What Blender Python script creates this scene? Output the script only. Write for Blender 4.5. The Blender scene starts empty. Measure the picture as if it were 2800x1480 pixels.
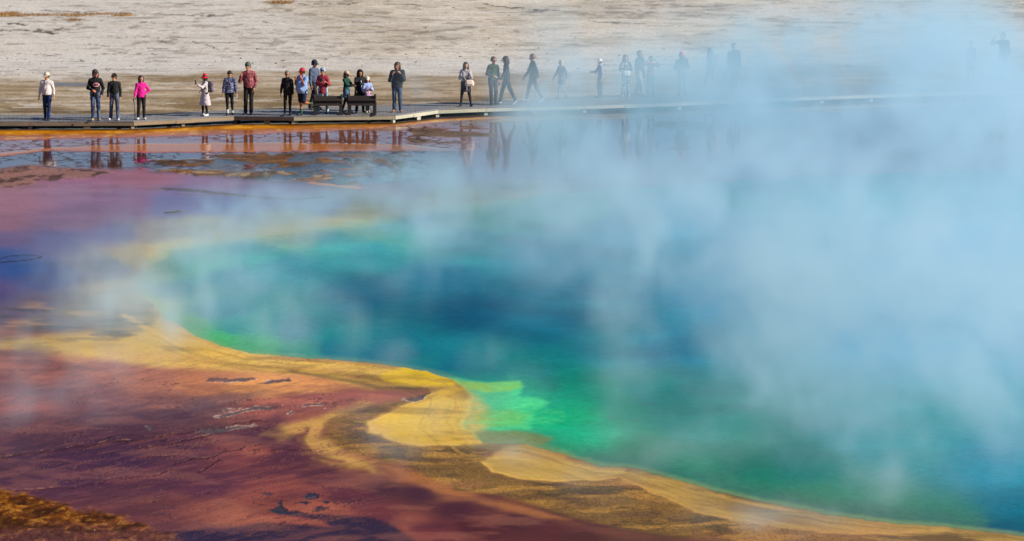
import bpy, bmesh, math, random
import numpy as np
import openvdb as vdb
from mathutils import Vector, Matrix
random.seed(4)
R = math.radians
scene = bpy.context.scene
COL = scene.collection

# ------------------------------------------------------------------ helpers
def s2l(c):
    c = np.asarray(c, float) / 255.0
    return np.where(c <= 0.04045, c / 12.92, ((c + 0.055) / 1.055) ** 2.4)

ILL = 1.22                      # what a sunlit white surface shows here
def alb(r, g, b, k=1.0):
    return tuple(np.clip(s2l((r, g, b)) / ILL * k, 0.002, 0.85))

def tag(o, label=None, cat=None, group=None, kind=None):
    if label: o['label'] = label
    if cat: o['category'] = cat
    if group: o['group'] = group
    if kind: o['kind'] = kind
    return o

def link(name, me, mat=None, parent=None):
    o = bpy.data.objects.new(name, me)
    COL.objects.link(o)
    if mat is not None:
        for m in (mat if isinstance(mat, (list, tuple)) else [mat]):
            me.materials.append(m)
    if parent is not None: o.parent = parent
    return o

def empty(name, loc, rz=0.0):
    o = bpy.data.objects.new(name, None)
    o.empty_display_size = 0.2
    COL.objects.link(o)
    o.location = loc
    o.rotation_euler = (0, 0, rz)
    return o

def mesh_np(name, v, q, smooth=True):
    me = bpy.data.meshes.new(name)
    v = np.asarray(v, np.float32); q = np.asarray(q, np.int32)
    k = q.shape[1]
    me.vertices.add(len(v)); me.vertices.foreach_set('co', v.ravel())
    me.loops.add(q.size); me.loops.foreach_set('vertex_index', q.ravel())
    me.polygons.add(len(q))
    me.polygons.foreach_set('loop_start', np.arange(0, q.size, k, dtype=np.int32))
    me.polygons.foreach_set('use_smooth', np.full(len(q), smooth, dtype=bool))
    me.update(calc_edges=True)
    return me

class MB:
    """collects boxes and bars, links them as one mesh"""
    def __init__(s): s.bm = bmesh.new()
    def box(s, c, size, rz=0.0, bev=0.0):
        r = bmesh.ops.create_cube(s.bm, size=1.0)
        M = Matrix.Translation(c) @ Matrix.Rotation(rz, 4, 'Z') @ Matrix.Diagonal((*size, 1))
        bmesh.ops.transform(s.bm, matrix=M, verts=r['verts'])
        if bev:
            ed = list({e for v in r['verts'] for e in v.link_edges})
            bmesh.ops.bevel(s.bm, geom=ed, offset=bev, segments=2, affect='EDGES', profile=0.7)
        return s
    def quadbox(s, p, z0, z1):
        """prism over a plan quad"""
        lo = [s.bm.verts.new((a[0], a[1], z0)) for a in p]
        hi = [s.bm.verts.new((a[0], a[1], z1)) for a in p]
        n = len(p)
        s.bm.faces.new(hi); s.bm.faces.new(lo[::-1])
        for i in range(n):
            j = (i + 1) % n
            s.bm.faces.new((lo[i], lo[j], hi[j], hi[i]))
        return s
    def tube(s, pts, r, n=10):
        rings = []
        pts = [Vector(p) for p in pts]
        for i, p in enumerate(pts):
            d = (pts[min(i + 1, len(pts) - 1)] - pts[max(i - 1, 0)]).normalized()
            a = d.orthogonal().normalized() if i == 0 else (rings_a - d * rings_a.dot(d)).normalized()
            rings_a = a
            b = d.cross(a)
            rr = r[i] if isinstance(r, (list, tuple)) else r
            rings.append([s.bm.verts.new(p + (a * math.cos(t) + b * math.sin(t)) * rr)
                          for t in [2 * math.pi * k / n for k in range(n)]])
        for A, B in zip(rings, rings[1:]):
            for k in range(n):
                s.bm.faces.new((A[k], A[(k + 1) % n], B[(k + 1) % n], B[k]))
        s.bm.faces.new(rings[0][::-1]); s.bm.faces.new(rings[-1])
        return s
    def build(s, name, mat, parent=None, smooth=False):
        bmesh.ops.recalc_face_normals(s.bm, faces=s.bm.faces)
        me = bpy.data.meshes.new(name)
        s.bm.to_mesh(me); s.bm.free()
        if smooth: me.polygons.foreach_set('use_smooth', np.ones(len(me.polygons), dtype=bool))
        return link(name, me, mat, parent)

# value noise (numpy)
def _hash(ix, iy, seed):
    h = (ix * 374761393 + iy * 668265263 + seed * 974711) & 0xFFFFFFFF
    h = ((h ^ (h >> 13)) * 1274126177) & 0xFFFFFFFF
    return ((h ^ (h >> 16)) & 0xFFFF) / 65535.0
def vnoise(x, y, seed=0):
    ix = np.floor(x).astype(np.int64); iy = np.floor(y).astype(np.int64)
    fx = x - ix; fy = y - iy
    fx = fx * fx * (3 - 2 * fx); fy = fy * fy * (3 - 2 * fy)
    a = _hash(ix, iy, seed); b = _hash(ix + 1, iy, seed)
    c = _hash(ix, iy + 1, seed); d = _hash(ix + 1, iy + 1, seed)
    return (a * (1 - fx) + b * fx) * (1 - fy) + (c * (1 - fx) + d * fx) * fy
def fbm(x, y, seed=0, o=4):
    t = 0; a = 1; n = 0
    for i in range(o):
        t = t + a * vnoise(x, y, seed + i * 17); n += a
        x = x * 2.03 + 11.3; y = y * 2.03 + 7.1; a *= 0.5
    return t / n
def sstep(a, b, x):
    t = np.clip((x - a) / (b - a), 0, 1)
    return t * t * (3 - 2 * t)

# ------------------------------------------------------------------ camera
CAMH, PITCH, FPX = 23.3, R(7.05), 17370.0
cd = bpy.data.cameras.new('camera')
cam = bpy.data.objects.new('camera', cd); COL.objects.link(cam)
cam.location = (0, 0, CAMH)
cam.rotation_euler = (math.pi / 2 - PITCH, 0, 0)
cd.sensor_width = 36.0
cd.lens = 36.0 * FPX / 2800.0
cd.clip_start = 1.0; cd.clip_end = 60000.0
scene.camera = cam
FWD = np.array([0, math.cos(PITCH), -math.sin(PITCH)]); UP = np.array([0, math.sin(PITCH), math.cos(PITCH)])

def ray(px, py):
    return FWD + np.array([1, 0, 0]) * ((px - 1400) / FPX) + UP * ((740 - py) / FPX)
def unproj(px, py, z=0.0):
    """a point of the photograph (2800 x 1480) on the level plane z"""
    d = ray(px, py)
    t = (z - CAMH) / d[2]
    return np.array([0, 0, CAMH]) + d * t
def ppm(p):                       # photo pixels per metre at a point
    v = np.asarray(p, float) - np.array([0, 0, CAMH])
    return FPX / float(v @ FWD)
def proj(x, y, z):
    v0 = x; v2 = z - CAMH
    dep = y * FWD[1] + v2 * FWD[2]
    return 1400 + FPX * v0 / dep, 740 - FPX * (y * UP[1] + v2 * UP[2]) / dep

# ------------------------------------------------------------------ world and sun
SUN_EL, SUN_AZ = R(28), R(106)    # azimuth clockwise from +Y: to the right and a little towards the camera
w = bpy.data.worlds.new('World'); scene.world = w; w.use_nodes = True
nt = w.node_tree
bg = nt.nodes['Background']
sky = nt.nodes.new('ShaderNodeTexSky'); sky.sky_type = 'NISHITA'; sky.sun_disc = False
sky.sun_elevation = SUN_EL; sky.sun_rotation = SUN_AZ
sky.altitude = 2200; sky.air_density = 1.0; sky.dust_density = 0.1; sky.ozone_density = 4.0
nt.links.new(sky.outputs[0], bg.inputs[0]); bg.inputs[1].default_value = 0.065
sd = bpy.data.lights.new('sun', 'SUN'); sd.energy = 5.0; sd.angle = R(0.53); sd.color = (1.0, 0.91, 0.79)
so = bpy.data.objects.new('sun', sd); COL.objects.link(so)
S = Vector((math.sin(SUN_AZ) * math.cos(SUN_EL), math.cos(SUN_AZ) * math.cos(SUN_EL), math.sin(SUN_EL)))
so.rotation_euler = S.to_track_quat('Z', 'Y').to_euler()
so.location = S * 400 + Vector((0, 200, 0))
vs = scene.view_settings
vs.view_transform = 'Standard'; vs.look = 'None'; vs.exposure = 0.55; vs.gamma = 1; vs.use_curve_mapping = False
cy = scene.cycles
cy.max_bounces = 5; cy.diffuse_bounces = 2; cy.glossy_bounces = 2; cy.transmission_bounces = 2; cy.volume_bounces = 2; cy.transparent_max_bounces = 160
cy.use_denoising = True; cy.volume_step_rate = 1.0; cy.volume_max_steps = 256
cy.sample_clamp_indirect = 4.0

# ------------------------------------------------------------------ materials
class NT:
    def __init__(s, name):
        s.m = bpy.data.materials.new(name); s.m.use_nodes = True
        s.t = s.m.node_tree; s.b = s.t.nodes['Principled BSDF']
    def n(s, typ, **kw):
        nd = s.t.nodes.new(typ)
        for k, v in kw.items():
            if k.startswith('_'): setattr(nd, k[1:], v)
            else: nd.inputs[k].default_value = v
        return nd
    def l(s, a, b): s.t.links.new(a, b)
    def math(s, op, a, b=None, clamp=False):
        nd = s.t.nodes.new('ShaderNodeMath'); nd.operation = op; nd.use_clamp = clamp
        for i, v in enumerate((a, b)):
            if v is None: continue
            if isinstance(v, (int, float)): nd.inputs[i].default_value = v
            else: s.l(v, nd.inputs[i])
        return nd.outputs[0]
    def mix(s, f, a, b, blend='MIX'):
        nd = s.t.nodes.new('ShaderNodeMix'); nd.data_type = 'RGBA'; nd.blend_type = blend
        for i, v in ((0, f), (6, a), (7, b)):
            if isinstance(v, (int, float)): nd.inputs[i].default_value = v
            elif isinstance(v, (tuple, list)): nd.inputs[i].default_value = (*v[:3], 1)
            else: s.l(v, nd.inputs[i])
        return nd.outputs[2]
    def ramp(s, f, stops):
        nd = s.t.nodes.new('ShaderNodeValToRGB')
        e = nd.color_ramp.elements
        while len(e) < len(stops): e.new(0.5)
        for el, (p, c) in zip(e, stops):
            el.position = p; el.color = (c, c, c, 1) if isinstance(c, (int, float)) else (*c, 1)
        s.l(f, nd.inputs[0]); return nd.outputs[0]
    def coords(s, scale, which='Object'):
        tc = s.t.nodes.new('ShaderNodeTexCoord'); mp = s.t.nodes.new('ShaderNodeMapping')
        mp.inputs['Scale'].default_value = scale
        s.l(tc.outputs[which], mp.inputs[0]); return mp.outputs[0]
    def noise(s, vec, scale, detail=3, rough=0.55, dist=0.0):
        nd = s.n('ShaderNodeTexNoise', Scale=scale, Detail=detail, Roughness=rough, Distortion=dist)
        s.l(vec, nd.inputs['Vector']); return nd.outputs[0]
    def bump(s, h, strength, dist):
        nd = s.n('ShaderNodeBump', Strength=strength, Distance=dist); s.l(h, nd.inputs['Height'])
        s.l(nd.outputs[0], s.b.inputs['Normal']); return nd.outputs[0]

MATS = {}
def cloth(rgb, pat=None, rgb2=None, rough=0.85):
    key = ('cloth', tuple(rgb), pat, tuple(rgb2) if rgb2 else None)
    if key in MATS: return MATS[key]
    t = NT('cloth'); base = alb(*rgb)
    v = t.coords((1, 1, 1))
    n = t.noise(v, 9, 4, 0.6)
    dark = tuple(c * 0.72 for c in base); lite = tuple(min(.85, c * 1.22) for c in base)
    c = t.mix(n, dark, lite)
    if pat == 'mottle':                       # dense floral / camouflage print
        n2 = t.noise(v, 26, 3, 0.6, 0.6); c = t.mix(t.ramp(n2, [(0.5, 0.0), (0.58, 1.0)]), c, alb(*rgb2))
    elif pat == 'knit':                       # rows of short pale upright marks
        vv = t.coords((22, 22, 7)); vo = t.n('ShaderNodeTexVoronoi', Scale=1.0, Randomness=0.45); t.l(vv, vo.inputs['Vector'])
        c = t.mix(t.ramp(vo.outputs['Distance'], [(0.22, 1.0), (0.36, 0.0)]), c, alb(*rgb2))
    elif pat == 'dots':
        vv = t.coords((11, 11, 9)); vo = t.n('ShaderNodeTexVoronoi', Scale=1.0, Randomness=0.35); t.l(vv, vo.inputs['Vector'])
        c = t.mix(t.ramp(vo.outputs['Distance'], [(0.3, 1.0), (0.4, 0.0)]), c, alb(*rgb2))
    elif pat == 'stripe':
        wv = t.n('ShaderNodeTexWave', Scale=2.3, _bands_direction='Z'); t.l(v, wv.inputs['Vector'])
        c = t.mix(t.ramp(wv.outputs[1], [(0.5, 0.0), (0.56, 1.0)]), c, alb(*rgb2))
    elif pat == 'denim':                      # worn thighs and shins: paler, patchy
        n2 = t.noise(t.coords((3, 3, 1.2)), 2.2, 3, 0.6); c = t.mix(t.ramp(n2, [(0.42, 0.0), (0.66, 0.8)]), c, alb(*rgb2))
    t.l(c, t.b.inputs['Base Color']); t.b.inputs['Roughness'].default_value = rough
    t.b.inputs['Specular IOR Level'].default_value = 0.25
    t.bump(t.noise(v, 34, 3), 0.5, 0.008)
    MATS[key] = t.m; return t.m
def skin(rgb):
    key = ('skin', rgb)
    if key in MATS: return MATS[key]
    t = NT('skin'); b = alb(*rgb)
    n = t.noise(t.coords((1, 1, 1)), 14, 3)
    t.l(t.mix(n, tuple(c * .85 for c in b), tuple(c * 1.15 for c in b)), t.b.inputs['Base Color'])
    t.b.inputs['Roughness'].default_value = 0.55; t.b.inputs['Specular IOR Level'].default_value = 0.3
    MATS[key] = t.m; return t.m
def plain(name, rgb, rough=0.6, spec=0.4, metal=0.0):
    key = ('plain', name, rgb)
    if key in MATS: return MATS[key]
    t = NT(name); b = alb(*rgb)
    n = t.noise(t.coords((1, 1, 1)), 20, 3)
    t.l(t.mix(n, tuple(c * .8 for c in b), tuple(min(.9, c * 1.15) for c in b)), t.b.inputs['Base Color'])
    t.b.inputs['Roughness'].default_value = rough; t.b.inputs['Specular IOR Level'].default_value = spec
    t.b.inputs['Metallic'].default_value = metal
    MATS[key] = t.m; return t.m
def hairmat(rgb):
    key = ('hair', rgb)
    if key in MATS: return MATS[key]
    t = NT('hair'); b = alb(*rgb)
    n = t.noise(t.coords((60, 60, 8)), 1, 4)
    t.l(t.mix(n, tuple(c * .55 for c in b), tuple(c * 1.4 for c in b)), t.b.inputs['Base Color'])
    t.b.inputs['Roughness'].default_value = 0.5; t.bump(n, 0.7, 0.01)
    MATS[key] = t.m; return t.m
def wood(name, rgb, rgb2, axis=(1, 1, 1)):
    t = NT(name)
    v = t.coords(axis)
    n = t.noise(v, 3.0, 5, 0.65, 0.4)
    n2 = t.noise(t.coords((1, 1, 1)), 1.3, 2)
    c = t.mix(n, alb(*rgb), alb(*rgb2))
    c = t.mix(t.ramp(n2, [(0.35, 0.35), (0.7, 0.0)]), c, alb(*[x * .6 for x in rgb]))
    t.l(c, t.b.inputs['Base Color']); t.b.inputs['Roughness'].default_value = 0.8
    t.b.inputs['Specular IOR Level'].default_value = 0.3
    t.bump(n, 0.4, 0.01)
    return t.m
# ------------------------------------------------------------------ ground and water
FRONT = [(-300, 331), (82, 331), (365, 331), (640, 316), (803, 317.5), (1081, 314), (1198, 298), (1330, 293), (1600, 286),
         (1861, 277.5), (2000, 270), (2250, 260.5), (2650, 247), (2800, 243.5), (3200, 232)]
BACK = [(-300, 314), (82, 314), (372, 312.5), (655, 300), (812, 295), (1075, 287), (1198, 282), (1330, 276), (1600, 264),
        (1861, 254), (2000, 246), (2250, 236), (2650, 221), (2800, 215), (3200, 205)]
DECKZ = 0.30

SHORE = [(405, 720), (388, 770), (396, 812), (432, 852), (480, 885), (532, 917), (601, 945), (684, 966), (800, 976), (828, 978), (955, 986),
         (1083, 1001), (1168, 1016), (1240, 1037), (1292, 1079), (1282, 1121), (1262, 1160), (1300, 1198), (1319, 1211), (1438, 1213),
         (1473, 1224), (1519, 1236), (1604, 1262), (1647, 1275), (1732, 1279), (1839, 1309), (1924, 1334), (2000, 1353), (2049, 1364),
         (2155, 1385), (2283, 1409), (2454, 1432), (2603, 1441), (2752, 1460), (2850, 1474), (3000, 1500), (3500, 1520), (3700, 1000), (3500, 460),
         (3200, 448), (2800, 462), (2200, 482), (1800, 508), (1500, 532), (1348, 552), (1283, 556), (1150, 576), (1000, 603), (899, 617),
         (807, 634), (697, 643), (587, 655), (532, 665), (459, 680)]

# surface colours (as they look without steam, sky reflection painted into the mauve mats) at points of the photograph
MATPTS = [
 (0, 480, 150, 95, 90), (0, 560, 168, 105, 118), (0, 610, 150, 92, 105), (0, 650, 108, 80, 122), (0, 700, 58, 78, 138), (60, 735, 50, 80, 138), (120, 760, 70, 78, 130),
 (0, 800, 84, 74, 122), (0, 860, 98, 78, 105), (100, 830, 104, 88, 112), (150, 880, 118, 102, 106), (220, 860, 128, 112, 100), (60, 925, 160, 108, 92), (170, 925, 178, 132, 92),
 (200, 500, 156, 108, 134), (400, 480, 158, 108, 126), (600, 500, 138, 112, 146), (330, 560, 140, 100, 132), (200, 600, 136, 96, 124), (150, 660, 96, 84, 134), (300, 640, 112, 96, 140),
 (480, 560, 112, 98, 150), (600, 560, 100, 94, 152), (750, 540, 120, 112, 150), (300, 730, 116, 110, 128), (420, 640, 160, 140, 120), (380, 700, 184, 158, 104), (450, 690, 214, 186, 110), (350, 790, 176, 150, 104), (900, 560, 120, 130, 150),
 (560, 620, 172, 158, 120), (800, 610, 156, 158, 128), (1000, 575, 150, 152, 130), (1250, 535, 170, 166, 120), (1400, 530, 150, 150, 120),
 (1100, 490, 150, 112, 138), (1300, 470, 150, 118, 140), (1100, 430, 150, 120, 140), (1350, 400, 150, 128, 150), (1350, 350, 140, 110, 105), (1600, 400, 120, 130, 150), (1900, 420, 110, 130, 150), (2300, 360, 110, 120, 140), (2700, 360, 100, 115, 125),
 (0, 985, 168, 100, 84), (0, 1050, 118, 62, 66), (40, 1120, 152, 76, 66), (0, 1180, 118, 64, 70), (100, 1000, 150, 88, 78), (170, 1060, 112, 62, 68), (300, 1010, 168, 102, 84), (260, 1080, 122, 72, 76),
 (420, 1040, 172, 106, 84), (560, 1060, 196, 128, 88), (640, 1080, 150, 98, 80), (720, 1060, 210, 146, 92), (860, 1075, 168, 98, 84), (700, 1110, 150, 84, 78), (880, 1095, 170, 98, 80),
 (350, 1150, 92, 54, 68), (480, 1120, 100, 68, 74), (560, 1100, 108, 78, 82), (100, 1210, 88, 54, 66), (100, 1270, 78, 46, 66), (200, 1300, 84, 46, 68), (340, 1260, 78, 44, 68), (500, 1230, 92, 50, 66),
 (420, 1300, 98, 52, 66), (560, 1330, 104, 54, 68), (620, 1240, 128, 66, 68), (680, 1230, 138, 70, 66), (730, 1200, 84, 48, 66), (770, 1260, 92, 48, 64), (700, 1180, 96, 54, 66), (640, 1170, 140, 84, 74),
 (300, 1370, 118, 64, 66), (450, 1390, 138, 74, 66), (620, 1410, 168, 92, 72), (760, 1380, 150, 78, 68), (860, 1390, 164, 88, 72), (560, 1455, 128, 74, 72), (820, 1345, 140, 72, 68), (900, 1310, 88, 46, 62),
 (950, 1360, 96, 48, 62), (1050, 1330, 72, 42, 56), (1040, 1410, 112, 56, 62), (1150, 1350, 74, 42, 56), (1100, 1430, 150, 84, 70), (1180, 1450, 110, 52, 58), (1250, 1390, 76, 40, 52), (1340, 1380, 92, 50, 54),
 (1300, 1440, 84, 40, 48), (1450, 1420, 72, 40, 48), (1500, 1460, 92, 48, 50), (1600, 1470, 84, 48, 48), (1750, 1475, 100, 66, 56), (1000, 1260, 160, 105, 72), (1000, 1230, 176, 128, 80), (1100, 1300, 150, 92, 66),
 (1240, 1345, 158, 100, 66), (1400, 1375, 130, 76, 58), (1800, 1440, 104, 76, 56), (2000, 1470, 96, 70, 56), (2300, 1470, 112, 84, 60), (2700, 1480, 118, 92, 60),
 (200, 960, 188, 128, 84), (1250, 1180, 150, 130, 80)]
POOLPTS = [
 (400, 760, 120, 150, 120), (400, 830, 150, 165, 95), (470, 790, 40, 105, 125), (600, 850, 20, 100, 128), (520, 890, 70, 150, 100), (600, 925, 60, 165, 100), (700, 950, 60, 160, 110), (640, 890, 25, 118, 128), (800, 900, 14, 104, 130),
 (820, 958, 40, 140, 125), (900, 955, 15, 112, 132), (1000, 800, 0, 88, 120), (1200, 760, 0, 108, 142), (1300, 850, 0, 92, 128), (1250, 990, 0, 104, 128), (1100, 960, 5, 104, 130), (1150, 1000, 15, 120, 128), (1300, 1020, 0, 112, 128),
 (1450, 1010, 0, 118, 124), (1480, 1060, 0, 118, 116), (1550, 1060, 0, 146, 124), (1580, 1110, 4, 158, 120), (1650, 1090, 6, 146, 122), (1600, 1170, 20, 142, 116), (1530, 1190, 46, 148, 104), (1420, 1195, 96, 140, 80), (1330, 1190, 120, 138, 80),
 (1700, 1240, 28, 112, 84), (1850, 1280, 40, 120, 100), (2000, 1320, 52, 116, 96), (2200, 1380, 58, 110, 90), (2400, 1410, 58, 104, 88), (2600, 1425, 52, 104, 92), (2780, 1440, 10, 82, 104), (2780, 1380, 4, 88, 116), (2750, 1280, 10, 110, 140), (2400, 1200, 0, 118, 132),
 (2200, 1270, 10, 98, 98), (2050, 1280, 16, 104, 92), (1900, 1150, 0, 130, 124), (1800, 1060, 0, 130, 130), (1850, 950, 10, 126, 160), (2000, 800, 16, 132, 176), (2400, 900, 10, 130, 180), (2700, 700, 10, 130, 180), (1600, 760, 4, 122, 156), (1500, 880, 0, 102, 134), (1650, 960, 4, 122, 142),
 (1700, 620, 0, 136, 170), (1300, 660, 24, 142, 156), (1450, 690, 0, 128, 158), (1000, 690, 30, 140, 156), (800, 730, 34, 120, 142), (640, 760, 40, 104, 128), (560, 710, 90, 150, 140), (700, 690, 70, 146, 152), (900, 660, 60, 156, 160), (1100, 630, 64, 164, 156), (1350, 590, 80, 172, 146),
 (1250, 580, 120, 182, 140), (1000, 625, 110, 172, 148), (800, 650, 128, 166, 148), (1600, 560, 70, 168, 140), (2000, 530, 60, 150, 160), (2500, 500, 50, 140, 160), (1900, 600, 10, 140, 180), (3000, 900, 0, 104, 150)]

def idw(PX, PY, pts, ky=2.6, eps=26.0, pw=2.1):
    acc = np.zeros((PX.size, 3)); ws = np.zeros(PX.size)
    for (x, y, r, g, b) in pts:
        d2 = (PX - x) ** 2 + (ky * (PY - y)) ** 2 + eps * eps
        wgt = d2 ** (-pw)
        acc += wgt[:, None] * (s2l((r, g, b)) / ILL)[None, :]
        ws += wgt
    return acc / ws[:, None]

def sdpoly(PX, PY, poly, ky=1.0):
    """signed distance to a closed outline, negative inside"""
    P = [(x, y * ky) for x, y in poly]
    y_ = PY * ky
    d2 = np.full(PX.shape, 1e12); inside = np.zeros(PX.shape, bool)
    for (x1, y1), (x2, y2) in zip(P, P[1:] + P[:1]):
        dx, dy = x2 - x1, y2 - y1
        t = np.clip(((PX - x1) * dx + (y_ - y1) * dy) / (dx * dx + dy * dy + 1e-9), 0, 1)
        d2 = np.minimum(d2, (PX - x1 - t * dx) ** 2 + (y_ - y1 - t * dy) ** 2)
        c = (y1 > y_) != (y2 > y_)
        if dy != 0: inside ^= c & (PX < dx * (y_ - y1) / dy + x1)
    return np.where(inside, -1, 1) * np.sqrt(d2)
def sdline(PX, PY, pts, ky=1.0):
    """(distance, parameter 0..1) to an open line"""
    best = np.full(PX.shape, 1e12); par = np.zeros(PX.shape); y_ = PY * ky
    P = [(p[0], p[1] * ky) for p in pts]
    L = [0]
    for a, b in zip(P, P[1:]): L.append(L[-1] + math.hypot(b[0] - a[0], b[1] - a[1]))
    for i, ((x1, y1), (x2, y2)) in enumerate(zip(P, P[1:])):
        dx, dy = x2 - x1, y2 - y1
        t = np.clip(((PX - x1) * dx + (y_ - y1) * dy) / (dx * dx + dy * dy + 1e-9), 0, 1)
        d2 = (PX - x1 - t * dx) ** 2 + (y_ - y1 - t * dy) ** 2
        m = d2 < best
        best = np.where(m, d2, best); par = np.where(m, (L[i] + t * (L[i + 1] - L[i])) / L[-1], par)
    return np.sqrt(best), par
def yline(PX, pts):
    return np.interp(PX, [p[0] for p in pts], [p[1] for p in pts])

def build_ground():
    # columns of sight (x / y) and rows, fine where the picture looks, coarse out to the horizon
    us = list((np.arange(-330, 3131, 3.3) - 1400) / FPX / 0.9925)
    e = us[-1]; k = 0.006
    while e < 7: e += k; k *= 1.35; us.append(e)
    e = us[0]; k = 0.006
    lo = []
    while e > -7: e -= k; k *= 1.35; lo.append(e)
    us = np.array(lo[::-1] + us)
    rows = [unproj(1400, p)[1] for p in np.arange(1600, -150, -2.5)]
    near = [40, 60, 80, 95, 108, 118, 124]
    near = [v for v in near if v < rows[0] - 1]
    far = []; v = rows[-1]; k = 1.0
    while v < 30000: v += k; k *= 1.22; far.append(v)
    ys = np.array(near + rows + far)
    Y, U = np.meshgrid(ys, us, indexing='ij')
    X = (U * Y).ravel(); Y = Y.ravel()
    nr, nc = len(ys), len(us)
    PX, PY = proj(X, Y, 0.0)
    PX = np.clip(PX, -3000, 6000); PY = np.clip(PY, -600, 2300)
    N = X.size
    # irregular edges: outlines wander a little, in world space
    wx = (fbm(X * 0.9, Y * 0.25, 3, 4) - 0.5) * 60; wy = (fbm(X * 0.5, Y * 0.22, 9, 4) - 0.5) * 14
    fx = (fbm(X * 3.1, Y * 0.9, 5, 3) - 0.5) * 22; fy = (fbm(X * 3.1, Y * 0.9, 6, 3) - 0.5) * 5
    AX = PX + fx; AY = PY + fy                      # slight wander
    BX = PX + wx + fx; BY = PY + wy + fy            # strong wander, for soft colour fields
    col = idw(BX, BY, MATPTS)
    wet = np.full(N, 0.06); crack = np.zeros(N); rough = np.full(N, 0.25); dz = np.zeros(N); speck = np.zeros(N)

    def over(mask, rgb, k=1.0):
        m = (np.clip(mask, 0, 1) * k)[:, None]
        col[:] = col * (1 - m) + (s2l(rgb) / ILL)[None, :] * m
    def near_(x0, y0, x1, y1):
        return np.where((PX > x0) & (PX < x1) & (PY > y0) & (PY < y1))[0]
    def poly(pts, rgb, soft=8, k=1.0, ky=2.2, wander=1.0, x=None, grow=0):
        xs = [p[0] for p in pts]; yy = [p[1] for p in pts]
        ix = near_(min(xs) - 90, min(yy) - 60, max(xs) + 90, max(yy) + 60)
        s_ = sdpoly(PX[ix] + fx[ix] * wander, PY[ix] + fy[ix] * wander, pts, ky) - grow
        m = np.zeros(N); m[ix] = sstep(soft, -soft, s_)
        if rgb is not None: over(m, rgb, k)
        return m
    def line(pts, rgb, w0, w1=None, k=1.0, ky=2.2, wander=1.0, soft=1.5):
        xs = [p[0] for p in pts]; yy = [p[1] for p in pts]
        ix = near_(min(xs) - 60, min(yy) - 40, max(xs) + 60, max(yy) + 40)
        d, t = sdline(PX[ix] + fx[ix] * wander, PY[ix] + fy[ix] * wander, pts, ky)
        ww = w0 + ((w1 if w1 is not None else w0) - w0) * t
        m = np.zeros(N); m[ix] = sstep(ww + soft, np.maximum(ww - soft, 0) - .01, d)
        if rgb is not None: over(m, rgb, k)
        return m

    g0 = PY - 700
    # ---- bacterial mats on the near shore
    poly([(-60, 938), (60, 926), (200, 914), (330, 900), (420, 850), (480, 885), (601, 945), (800, 976), (955, 986), (1168, 1016), (1250, 1040), (1240, 1056), (1010, 1062), (955, 1052),
          (850, 1026), (700, 1014), (555, 1008), (416, 1001), (296, 984), (150, 962), (0, 950)], (228, 184, 90), 30)
    poly([(250, 905), (330, 870), (400, 850), (440, 862), (400, 905), (330, 925)], (110, 92, 74), 16, .6)
    line([(340, 862), (430, 915), (500, 950), (640, 975), (800, 987), (950, 998), (1060, 1010)], (240, 190, 84), 8, 5, .9, soft=9)
    poly([(560, 990), (800, 1000), (1000, 1020), (1080, 1050), (1000, 1060), (850, 1024), (700, 1010)], (172, 130, 66), 16, .7)
    poly([(1036, 1034), (1062, 1013), (1104, 1004), (1168, 1014), (1211, 1027), (1250, 1042), (1240, 1056), (1147, 1057), (1083, 1051)], (250, 206, 46), 12, wander=1.2)
    poly([(620, 1046), (700, 1026), (850, 1031), (960, 1058), (900, 1078), (780, 1076), (690, 1082), (600, 1068)], (222, 152, 90), 22, .9)
    line([(800, 1016), (955, 1042), (1041, 1061), (1126, 1062), (1196, 1066), (1185, 1084), (1140, 1098), (1060, 1108)], (128, 104, 66), 8, 12, .9, soft=9)
    poly([(700, 1096), (870, 1076), (1000, 1070), (1120, 1072), (1100, 1088), (960, 1090), (860, 1110), (760, 1130), (690, 1132)], (178, 104, 90), 14, .75)
    poly([(725, 1190), (785, 1158), (870, 1140), (938, 1116), (1010, 1100), (1032, 1108), (960, 1136), (904, 1155), (885, 1180), (892, 1207), (938, 1241), (1010, 1262), (1032, 1290), (960, 1276),
          (880, 1250), (838, 1232), (826, 1200), (845, 1176), (800, 1190), (764, 1202)], (206, 158, 84), 22, wander=2.4)
    line([(845, 1172), (822, 1192), (834, 1226), (872, 1250), (930, 1262)], (120, 76, 66), 7, 10, .8, soft=8)
    # olive brown rough field
    OL = [(890, 1156), (945, 1128), (1020, 1112), (1060, 1104), (1110, 1100), (1041, 1136), (1004, 1157), (1015, 1183), (1062, 1206), (1126, 1219), (1232, 1222), (1320, 1226), (1345, 1236), (1315, 1258), (1345, 1292), (1421, 1310),
          (1519, 1318), (1626, 1316), (1705, 1314), (1775, 1346), (1839, 1374), (1924, 1410), (2000, 1420), (2155, 1442), (2283, 1468), (2400, 1476), (2400, 1600), (1990, 1600), (2000, 1480), (1900, 1470), (1796, 1458), (1626, 1428), (1498, 1394), (1413, 1364),
          (1328, 1347), (1253, 1340), (1168, 1321), (1104, 1278), (1000, 1244), (930, 1226), (900, 1200)]
    olm = poly(OL, (136, 104, 62), 20)
    nz = fbm(X * 1.3, Y * 0.8, 21, 4)
    over(olm * sstep(0.5, 0.66, nz), (92, 76, 54), .75)
    over(olm * sstep(0.52, 0.66, fbm(X * 1.1, Y * 1.6, 31, 4)), (190, 142, 72), .7)
    speck = np.maximum(speck, olm)
    poly([(1230, 1352), (1330, 1362), (1500, 1405), (1650, 1442), (1800, 1470), (1700, 1475), (1500, 1425), (1350, 1390), (1200, 1350)], (122, 74, 60), 20, .55)
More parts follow.
